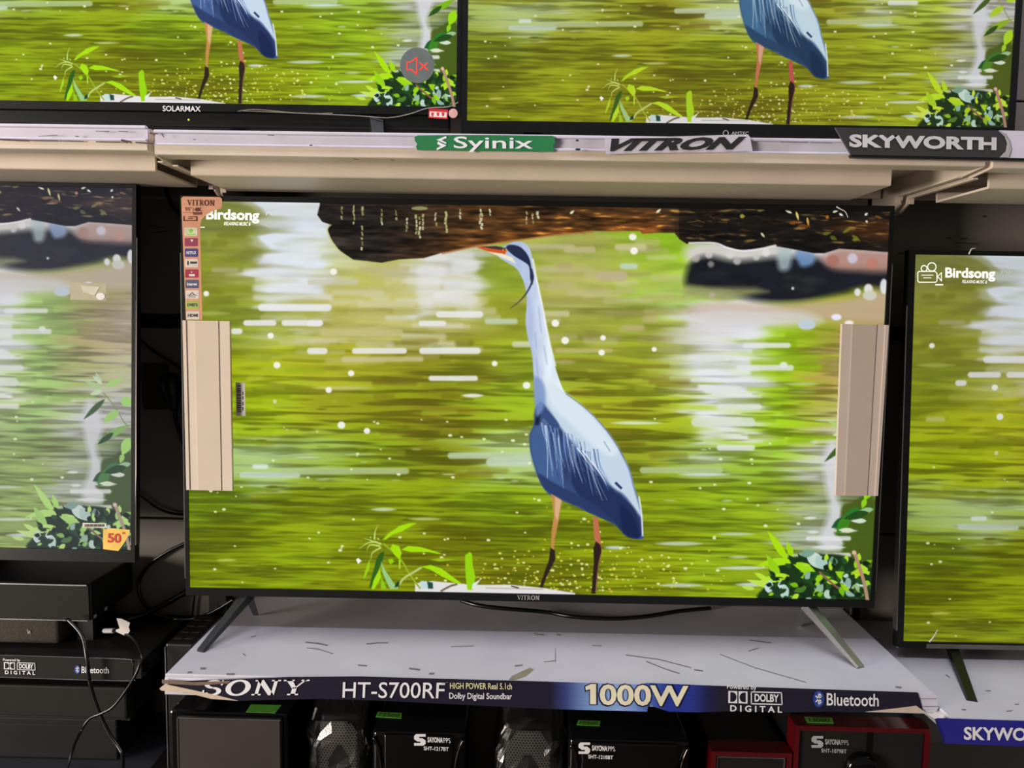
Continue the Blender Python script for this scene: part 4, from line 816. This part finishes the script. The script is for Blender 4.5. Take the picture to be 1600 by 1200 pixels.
obj('strip', sheet([(262,1066),(318,1063),(380,1061),(450,1058),(560,1057),(700,1061),(850,1065),(1000,1070),(1010,1067),(1100,1071),(1250,1076),(1434,1082),(1438,1095),(1442,1112),(1390,1108),(1345,1113),(1290,1112),(1230,1113),(1160,1111),(1090,1113),(1045,1112),(1024,1105),(1013,1101),(1011,1112),(980,1111),(900,1109),(840,1107),(700,1100),(600,1095),(500,1092),(370,1095),(330,1089),(262,1078)], P5, .0006), strip_mat(), t)
obj('torn_paper', sheet([(249,1076),(256,1070),(263,1070),(300,1078),(345,1088),(372,1095),(330,1092),(290,1082),(252,1079)], P5, .0005, .0015), M_paper, t)
obj('torn_paper', sheet([(1365,1111),(1400,1107),(1432,1103),(1446,1113),(1400,1112)], P5, .0005, .0012), M_paper, t)
obj('torn_edge', sheet([(253,1062),(300,1066),(360,1064),(356,1068),(310,1071),(253,1068)], P5, .0005, .002), mat('brown_edge', (120, 100, 86), .8), t)
letters('SONY', (314, 1087), (477, 1086), (321, 1063), P5, M_white, t, ser=True, off=.0012)
letters('HT-S700RF', (535, 1090), (694, 1091), (536, 1066), P5, M_white, t, bold=.004, off=.0012)
letters('HIGH POWER Real 5.1ch', (703, 1076), (800, 1077), 9, P5, mat('yellow_print', (226, 222, 170), .5), t, bold=.012, off=.0012)
letters('Dolby Digital Soundbar', (702, 1091.5), (800, 1092.5), 9, P5, M_white, t, bold=.012, off=.0012)
M_out = mat('dark_outline', (24, 28, 60), .5); M_crm = mat('cream_print', (236, 230, 200), .5)
letters('000W', (934.5, 1101.6), (1078, 1103.8), 32, P5, M_out, t, bold=.045, off=.0010, name='lettering_outline')
letters('000W', (937, 1100.2), (1075.5, 1102.5), 29.6, P5, M_crm, t, bold=.026, off=.0014)
flat([[(912.5,1072),(923,1067),(933,1067.3),(933,1102),(920.5,1101.8),(920.5,1079),(914,1081)]], P5, M_out, t, 'lettering_outline', .0010)
flat([[(914.5,1073),(924,1068.6),(931.4,1068.8),(931.4,1100.4),(922,1100.2),(922,1076.5),(915.5,1079)]], P5, M_crm, t, 'lettering', .0014)
def dolby(t, plane, x0, y0, w, m_dark, off=.0012):
    """two facing D shapes, the boxed word and the spaced word below, from top left pixel"""
    k = w/86.0; g = lambda a, b: (x0+a*k, y0+b*k*1.0+a*k*.028)
    white = [[g(0,8),g(14,8),g(14,27),g(0,27)], [g(16,8),g(30,8),g(30,27),g(16,27)]]
    white += stroke([g(36,8.5),g(83,8.5),g(84,27),g(36,27),g(36,8.5)], 1.7*k)
    flat(white, plane, M_white, t, off=off)
    d1 = [g(3,10),g(6,10)]+[g(6+6.5*math.sin(a), 17.5-7.5*math.cos(a)) for a in [math.pi*i/8 for i in range(9)]]+[g(3,25)]
    d2 = [g(27,10),g(24,10)]+[g(24-6.5*math.sin(a), 17.5-7.5*math.cos(a)) for a in [math.pi*i/8 for i in range(9)]]+[g(27,25)]
    flat([d1, d2], plane, m_dark, t, off=off+.0004)
    letters('DOLBY', g(41,23), g(79,23), 11*k, plane, M_white, t, bold=.03, off=off)
    letters('DIGITAL', g(3,39.5), g(84,39.5), 9*k, plane, M_white, t, bold=.025, space=1.6, off=off)
    letters('Powered by', g(-2,4.5), g(44,4.5), 6.5*k, plane, M_white, t, bold=.012, off=off)
def bluetooth(t, plane, x0, y0, x1, y1, off=.0012, space=1.0):
    h = y1-y0; cx = x0+h*.32; cy = (y0+y1)/2
    flat([ell(cx, cy, h*.34, h*.5, 22)], plane, mat('bluetooth_blue', (44, 72, 158), .4), t, off=off)
    q = stroke([(cx-h*.17,cy-h*.17),(cx+h*.16,cy+h*.17),(cx,cy+h*.36),(cx,cy-h*.36),(cx+h*.16,cy-h*.17),(cx-h*.17,cy+h*.17)], h*.075)
    flat(q, plane, M_white, t, off=off+.0004)
    letters('Bluetooth', (x0+h*.80, y1-h*.12), (x1, y1-h*.06), h*.72, plane, M_white, t, bold=.012, off=off)
dolby(t, P5, 1138, 1071.5, 86, M_strip)
bluetooth(t, P5, 1271, 1079, 1373, 1105)
t2 = obj('label_holder_end', sheet([(1434,1083),(1458,1083),(1462,1086),(1464,1094),(1466,1107),(1462,1113),(1443,1112)], PY(1.1425), .003), M_lav, mid_shelf)
flat(stroke([(1437,1092),(1463,1092)],1)+stroke([(1441,1104),(1466,1104)],1.2), PY(1.1425), M_scuff, t2, 'seam', .0005)

# ------------------------------------------------------------------ left bay: strip, boxes, cables
P6 = PY(1.284)
t = thing('shelf_sign', H((100, 1062), P6), 'black shelf strip with white logos and a small blue round emblem', 'sign')
obj('strip', sheet([(-60,1021),(100,1026.5),(196,1030),(205,1033),(208.5,1040),(207,1060),(202,1064),(100,1061),(-60,1056)], P6, .0012), M_charc, t)
obj('strip_edge', tube([H(p, P6, .001) for p in [(-60,1022),(100,1026.5),(196,1030),(205,1033),(208.5,1040)]], .0005, 5, 3), M_metal, t)
obj('strip_edge', tube([H(p, P6, .001) for p in [(-60,1056.5),(0,1058),(100,1061.5),(202,1064),(206,1060)]], .0006, 5, 3), M_metal, t)
dolby(t, P6, 6, 1030, 50, M_charc); bluetooth(t, P6, 116.5, 1039.5, 170, 1053)
S7 = .735
t = thing('satellite_speaker', (-.9, 1.38, S7), 'small grey cloth speaker with rounded corners under the black soundbar unit', 'speaker')
obj('cabinet', box(-1.06, -.835, 1.335, 1.45, S7, S7+.052, .010, 3), mat('grey_cloth', (62, 56, 48), .9, 0, .25, 300, .4), t, smooth=True)
t_ = H((45, 989), PY(1.334)); flat(stroke([(43,984),(44,991),(46,985),(47,990)],.9), PY(1.334), M_silverprint, t)
t = thing('black_box_speaker', (-.95, 1.40, S7+.053), 'wide black soundbar unit with a silver line along its front edge, below the left television', 'speaker')
bx = H((140, 940), PY(1.318)).x; z0 = S7+.0535; z1 = H((140, 913), PY(1.318)).z
obj('cabinet', box(-1.45, bx, 1.322, 1.470, z0, z1, .002, 1), M_black, t)
obj('front_panel', box(-1.44, bx-.001, 1.318, 1.3225, z0+.002, z1-.002, .001, 1), M_charc, t)
obj('edge_line', box(-1.44, bx-.004, 1.3165, 1.319, z1-.003, z1-.001), M_metal, t)
obj('edge_line', box(-1.44, bx-.004, 1.3165, 1.319, z0+.001, z0+.0025), M_metal, t)
for px in ((148.5,969.5),(165.5,962)): 
    c = H(px, (Vector((bx, 0, 0)), Vector((1, 0, 0)))); c.z = max(c.z, z0+.004); obj('side_socket', box(bx, bx+.001, c.y-.004, c.y+.004, c.z-.003, c.z+.003), M_silverprint, t)
# foot blocks carrying it beside the small speaker
obj('support_foot', box(bx-.05, bx-.02, 1.36, 1.44, S7, z0), M_black, t); obj('support_foot', box(-1.43, -1.39, 1.36, 1.44, S7, z0), M_black, t)
zb = .530; zt = H((200, 1124), PY(1.31)).z; zu = H((200, 1073), PY(1.31)).z
t = thing('carton', (-.95, 1.4, zb), 'lower of two stacked black boxes on the bottom left shelf', 'box')
obj('body', box(-1.4, H((183, 1150), PY(1.315)).x, 1.315, 1.46, zb, zt-.004, .003, 2), mat('dull_black', (28, 27, 26), .6, 0, .1, 30, spec=.15), t)
obj('lid_seam', box(-1.401, H((183, 1150), PY(1.315)).x+.0005, 1.3145, 1.46, zt-.018, zt-.0165), M_black, t)
t = thing('carton', (-.95, 1.4, zt), 'upper of two stacked black boxes, just below the black logo strip', 'box')
ux = H((198, 1100), PY(1.31)).x
obj('body', box(-1.4, ux, 1.31, 1.46, zt-.0035, zu-.002, .004, 2), M_charc, t)
obj('front_edge', box(-1.4, ux-.001, 1.3085, 1.3105, zt+.001, zt+.003), M_black, t)
obj('corner_tab', prism([(ux-.012, zt-.0034), (ux+.004, zt-.0034), (ux+.004, zt+.002), (ux-.003, zt+.003)], 'y', 1.312, 1.33), M_charc, t)

def cable(label, pts, r=.0028, name='cable', m=None, seg=8):
    return tag(obj(name, tube(pts, r, seg, 6), m or M_cable, smooth=True), label, 'cable')
PC = 1.268
cable('black cable hanging straight down over the black logo strip', [H((105, 967), PY(1.30)), H((128, 993), PY(1.285)), H((136, 1030), PY(PC)), H((140, 1065), PY(PC)), H((152, 1105), PY(PC)), H((170, 1145), PY(1.262)), H((186, 1168), PY(1.255)), H((192, 1185), PY(1.24)), H((190, 1230), PY(1.17))], .0032)
cb = thing('cable', H((196, 990), PY(1.34)), 'black cable with a white paper flag, looping over the left shelf corner', 'cable')
obj('cord', tube([H((176, 985), PY(1.36)), H((196, 991), PY(1.34)), H((212, 1003), PY(1.31)), H((221, 1024), PY(1.275)), H((214, 1050), PY(1.262)), H((198, 1077), PY(1.262)), H((178, 1103), PY(1.262)), H((160, 1114), PY(1.262)), H((140, 1123), PY(1.262)), H((125, 1145), PY(1.25)), H((112, 1175), PY(1.20)), H((98, 1225), PY(1.165))], .0026, 8, 6), M_cable, cb, smooth=True)
obj('plug', tube([H((163, 985.5), PY(1.372)), H((178, 985.5), PY(1.358))], .0045, 8, 2), M_silverprint, cb)
obj('paper_flag', sheet([(182,966),(190,967),(203,973),(201,980),(203,986),(200,990),(197,994),(190,991),(181,987),(181,984),(187,982)], PY(1.338), .0008), mat('flag_paper', (226, 218, 212), .7, 0, .05, 60, .2), cb)
# cables against the back wall
W1 = PY(WALL_Y-.008); W2 = PY(WALL_Y-.014); W3 = PY(WALL_Y-.022)
cable('black cable looping down the back wall beside the left side of the middle television', [H((296, 846), W1), H((262, 862), W1), H((232, 884), W1), H((217, 910), W1), H((222, 938), W2), H((243, 958), W3), H((275, 967), W3), H((310, 965), PY(1.449)), H((340, 952), PY(1.447)), H((366, 936), PY(1.447))], .0036)
cable('thick black cable rising from the left shelf towards the middle television', [H((196, 968), PY(1.44)), H((220, 962), PY(1.455)), H((250, 948), PY(1.465)), H((296, 922), PY(1.47))], .0058)
cable('thin cable drooping across the wall gap between left and middle televisions', [H((205, 765), W1), H((222, 777), W1), H((245, 793), W1), H((268, 802), W1), H((300, 805), W1)], .0026)
cable('short cable at the top of the wall gap above the orange sticker', [H((258, 288), W2), H((263, 308), W2), H((274, 328), W2), H((300, 352), W2)], .0040)
cable('short cable crossing the dark slot beside the left foam guard', [H((216, 528), W2), H((236, 545), W2), H((262, 562), W2), H((300, 586), W2)], .0030)
cable('thin vertical cable behind the lower left corner of the middle television', [H((304, 930), W1), H((301, 955), W1), H((299, 985), W1), H((300, 1015), W1)], .0022)
cable('pair of black leads lying on the white shelf under the middle television', [H((720, 938), PY(1.42)), H((748, 946), PY(1.40)), H((790, 951), PY(1.395)), Vector(H((850, 956), PZ(SH+.0045))), Vector(H((900, 964), PZ(SH+.0045))), Vector(H((960, 966.5), PZ(SH+.0045))), Vector(H((1010, 963), PZ(SH+.0045))), Vector(H((1060, 955), PZ(SH+.0045))), Vector(H((1110, 950), PZ(SH+.0045)))], .0040)
so = thing('wall_socket', H((235, 610), PY(WALL_Y)), 'dark wall socket with a round black plug beside the left foam guard', 'socket')
obj('plate', box(H((222, 600), W1).x, H((262, 600), W1).x, WALL_Y-.008, WALL_Y, H((240, 640), W1).z, H((240, 568), W1).z, .002, 1), mat('socket_plate', (60, 58, 56), .4), so)
obj('plug', tube([H((268, 598), PY(WALL_Y-.001)), H((268, 600), PY(WALL_Y-.03)), H((270, 612), PY(WALL_Y-.045)), H((272, 640), PY(WALL_Y-.036))], lambda u: .020-.013*max(0, u-.5)*2, 12, 5), M_black, so, smooth=True)
obj('cord', tube([H((272, 636), PY(WALL_Y-.037)), H((277, 665), PY(WALL_Y-.03)), H((290, 705), W2)], .0045, 8, 5), M_cable, so, smooth=True)
# vented black tower in the gap between the left and the middle shelf
t = thing('tower_speaker', (-.60, 1.33, 0), 'black tower with vented top in the gap left of the white shelf', 'speaker')
tx0 = H((258, 1008), PY(1.305)).x; tz = H((270, 1006), PY(1.305)).z
obj('cabinet', box(tx0, -.578, 1.305, 1.44, 0.30, tz, .004, 2), M_black, t)
obj('base', box(tx0-.006, -.578, 1.295, 1.447, 0.0, .30, .003, 1), M_charc, t)
for i in range(4):
    for j in range(2): obj('vent_slot', box(tx0+.006+j*.020, tx0+.021+j*.020, 1.325+i*.028, 1.333+i*.028, tz-.001, tz+.0015, .0006, 1), M_charc, t)
obj('corner_line', box(tx0-.0005, tx0+.001, 1.3035, 1.306, .32, tz-.006), M_metal, t)

# ------------------------------------------------------------------ speakers on the base shelf
BZ = .36
def price_tag(t, px, plane, s):
    g = obj('price_tag', sheet(px, plane, .0004, .0012), M_lime, t); tag(g, 'green price tag')
    if s:
        a = Vector((*px[3], 0)); b = Vector((*px[2], 0)); tl = Vector((*px[0], 0)); tr = Vector((*px[1], 0))
        p0 = a.lerp(tl, .22).lerp(b.lerp(tr, .22), .10); p1 = a.lerp(tl, .22).lerp(b.lerp(tr, .22), .88); up = (tl-a)*.62
        letters(s, (p0.x, p0.y), (p1.x, p1.y), (p0.x+up.x, p0.y+up.y), plane, M_dark, g, off=.0016, shear=.1)
YF = 1.19
def xz(px, y=YF): v = H(px, PY(y)); return v.x, v.z
# 1 subwoofer with flat grey panel
t = thing('subwoofer', (-.475, 1.3, BZ), 'black subwoofer with a flat charcoal front panel, below the left end of the white shelf', 'speaker')
xa, za = xz((263, 1112)); xb, _ = xz((448, 1120))
obj('cabinet', box(xa, xb, YF+.004, 1.44, BZ, .694, .004, 2), M_gloss, t)
pa, pz = xz((280, 1119)); pb_, _ = xz((440, 1124))
obj('front_panel', box(pa, pb_, YF-.006, YF+.005, BZ+.02, pz, .0015, 1), mat('warm_charcoal', (62, 57, 54), .6, 0, .06, 20, spec=.2), t)
obj('panel_edge', box(pa-.0012, pa+.0006, YF-.007, YF, BZ+.02, pz), M_trim, t)
obj('panel_edge', box(pa, pb_, YF-.0065, YF-.002, pz, pz+.0010), M_metal, t)
price_tag(t, [(392,1100.5),(440,1101.5),(430,1114),(384,1112.5)], PZ(.694), None)
def logo(t, x, y, plane, model, m=M_white, k=1.0):
    q = [[(x+1,y),(x+16,y),(x+16,y+4),(x+6,y+4),(x+6,y+6.5),(x+11,y+6.5),(x+16,y+10),(x+16,y+15),(x+13,y+18),(x-2,y+18),(x-2,y+14),(x+8,y+14),(x+8,y+11.5),(x+3,y+11.5),(x-2,y+8),(x-2,y+3)]]
    q = [[(x+(a-x)*k, y+(b-y)*k) for a, b in q[0]]]
    flat(q, plane, m, t, 'emblem', .0008)
    letters('SAYONA', (x+19*k, y+12.5*k), (x+43*k, y+13.4*k), 7.5*k, plane, m, t, bold=.035, off=.0008)
    letters('PPS', (x+43.5*k, y+13.6*k), (x+55*k, y+14.2*k), 7.5*k, plane, m, t, shear=-.2, off=.0008)
    letters(model, (x+13*k, y+25*k), (x+52*k, y+26.5*k), 5.6*k, plane, m, t, bold=.02, off=.0008)
def sayona(px0, px1, ytop, label, tagpx, tagtxt, lx, ly, model, yf=YF):
    xa, z = xz((px0, ytop), yf); xb, _ = xz((px1, ytop), yf)
    t = thing('subwoofer', ((xa+xb)/2, 1.3, BZ), label, 'speaker', 'glossy black subwoofers')
    obj('cabinet', box(xa, xb, yf, 1.44, BZ, z, .009, 4), M_gloss, t, smooth=True)
    obj('front_panel', box(xa+.020, xb-.020, yf-.005, yf+.003, BZ+.02, z-.004, .004, 3), M_gloss, t, smooth=True)
    for s in (0, 1):
        x = xa+.012 if s == 0 else xb-.012; d = .016 if s == 0 else -.016
        obj('side_trim', tube([(x-d*.55, yf-.002, z-.010), (x+d*.1, yf-.004, z-.04), (x+d*.4, yf-.005, z-.10), (x+d*.2, yf-.004, z-.22), (x, yf-.003, BZ+.02)], .0026, 8, 5), mat('dark_chrome', (70, 66, 62), .12, 1.0, .1, 30), t, smooth=True)
    logo(t, lx, ly, PY(yf-.005), model)
    price_tag(t, tagpx, PZ(z), tagtxt)
    # driver low on the front and control knob (below the picture's edge)
    c = Vector(((xa+xb)/2, yf-.005, BZ+.11)); 
    obj('driver_ring', ([c+Vector((math.cos(a)*r, -d, math.sin(a)*r)) for r, d in ((.062,0),(.060,.006),(.052,.006),(.048,0)) for a in [2*math.pi*i/24 for i in range(24)]], [(k*24+i, k*24+(i+1) % 24, (k+1)*24+(i+1) % 24, (k+1)*24+i) for k in range(3) for i in range(24)]), M_charc, t, smooth=True)
    return t
sayona(581, 728, 1141, 'glossy black subwoofer with 12500 tag between the two bagged speakers', [(590,1112),(628,1114),(627,1122.5),(587,1120)], '12500', 649, 1147, 'SHT-1217BT')
sayona(889, 1079, 1153, 'glossy black subwoofer with 12500 tag just left of the small red speaker', [(903,1125),(938,1126.5),(937,1134.5),(901,1132.5)], '12500', 906, 1160, 'SHT-1218BT')
# bagged satellites
def bagged(px0, px1, ytop, label, lean, yf=1.20, hole=True):
    xa, z = xz((px0, ytop), yf); xb, _ = xz((px1, ytop), yf); cx = (xa+xb)/2; w = xb-xa
    t = thing('bagged_speaker', (cx, 1.28, BZ), label, 'speaker', 'satellite speakers in clear bags')
    sx = w*.36
    obj('cabinet', box(cx-sx, cx+sx, yf+.030, yf+.14, BZ, z-.022, .012, 3), M_black, t, smooth=True)
    # perforated arched grille: a dense plate of hexagon holes standing on the front
    V, Fc = [], []; gx0, gx1, gz0, gz1 = cx-sx*.86, cx+sx*.86, BZ+.03, z-.028; p = .0052
    rows = int((gz1-gz0)/(p*.87)); cols = int((gx1-gx0)/p)
    for r in range(rows):
        for c in range(cols):
            X0 = gx0+(c+.5*(r % 2))*p; Z0 = gz0+r*p*.87
            arch = ((X0-cx)/(sx*.86))**2+max(0, (Z0-(gz1-.05))/.05)**2
            if arch > 1 or ((X0-cx)/(sx*.5))**2+max(0, (Z0-(gz1-.09))/.045)**2 < 1: continue
            n = len(V)
            for rad in (p*.577, p*.36):
                for i in range(6):
                    a = math.pi/6+i*math.pi/3; V.append((X0+rad*math.cos(a), yf+.026-.006*(1-((X0-cx)/sx)**2), Z0+rad*math.sin(a)))
            Fc += [(n+i, n+(i+1) % 6, n+6+(i+1) % 6, n+6+i) for i in range(6)]
    g = obj('grille', (V, Fc), mat('grille_grey', (150, 146, 140), .35, .6, .1, 40), t); g['kind'] = 'stuff'
    # crumpled clear bag: gathered at the top
    V, Fc = [], []; NR, NS = 26, 40
    for r in range(NR):
        u = r/(NR-1); zz = BZ+.002+(z-BZ)*u
        sc = 1.0 if u < .88 else 1-.55*((u-.88)/.12)**1.3
        for s in range(NS):
            a = 2*math.pi*s/NS; ca, sa = math.cos(a), math.sin(a); e = .45
            X0 = math.copysign(abs(ca)**e, ca)*w*.49*sc+lean*max(0, u-.8)*.2; Y0 = math.copysign(abs(sa)**e, sa)*.075*sc
            nn = noise.noise(Vector((X0*38+cx*91, Y0*38+lean*50, zz*26)))+.5*noise.noise(Vector((X0*90+cx*50, Y0*90, zz*60)))
            V.append((cx+X0*(1+.10*nn), yf+.076+Y0*(1+.10*nn)-.002, zz+.006*nn*u))
    Fc = [(r*NS+s, r*NS+(s+1) % NS, (r+1)*NS+(s+1) % NS, (r+1)*NS+s) for r in range(NR-1) for s in range(NS)]
    Fc.append(tuple((NR-1)*NS+s for s in range(NS)))
    obj('clear_bag', (V, Fc), M_bag, t)
    return t
bagged(474, 576, 1108, 'bagged speaker with silver perforated grille beside the charcoal fronted subwoofer', -.4)
bagged(770, 884, 1122, 'bagged speaker between the two glossy black subwoofers', .3)
# red speakers
M_red = mat('deep_red_gloss', (92, 10, 16), .22, .2, .1, 20, coat=.4)
def red_speaker(name, px0, px1, ytop, label, groove=None, rim=.0075, yf=YF):
    xa, z = xz((px0, ytop), yf); xb, _ = xz((px1, ytop), yf)
    t = thing(name, ((xa+xb)/2, 1.3, BZ), label, 'speaker')
    obj('cabinet', box(xa+.004, xb-.004, yf+.03, 1.43, BZ, z-.001, .004, 2), M_black, t)
    obj('red_frame', ring(xa, xb, BZ, z, rim, rim, rim, rim, yf, yf+.035), M_red, t)
    obj('front_panel', box(xa+rim, xb-rim, yf+.004, yf+.02, BZ+rim, z-rim, .003, 2), mat('satin_black', (30, 28, 28), .3, 0, .1, 40), t)
    return t, xa, xb, z
t, xa, xb, z = red_speaker('satellite_speaker', 1112, 1238, 1174, 'small black speaker with a red frame, left of the large red one')
obj('inner_line', ring(xa+.010, xb-.010, BZ+.012, z-.010, .0012, .0012, .0012, .0012, YF+.0025, YF+.0042), M_metal, t)
t, xa, xb, z = red_speaker('subwoofer', 1243, 1456, 1134, 'large red framed subwoofer with 13000 tag and round knob')
gx = H((1358, 1160), PY(YF+.004)).x
obj('groove', box(gx-.004, gx+.004, YF+.0025, YF+.006, BZ+.012, z-.010), M_gloss, t)
logo(t, 1270, 1150, PY(YF+.0035), 'SHT-1079BT', M_silverprint, 1.02)
kc = H((1345, 1200), PY(YF))
obj('volume_knob', tube([kc+Vector((0, .006, 0)), kc+Vector((0, -.006, 0)), kc+Vector((0, -.012, 0))], lambda u: .026-.005*max(0, u-.6)*2.5, 28, 3), M_gloss, t, smooth=True)
price_tag(t, [(1257,1120),(1300,1121.5),(1303,1130),(1262,1129)], PZ(z), '13000')
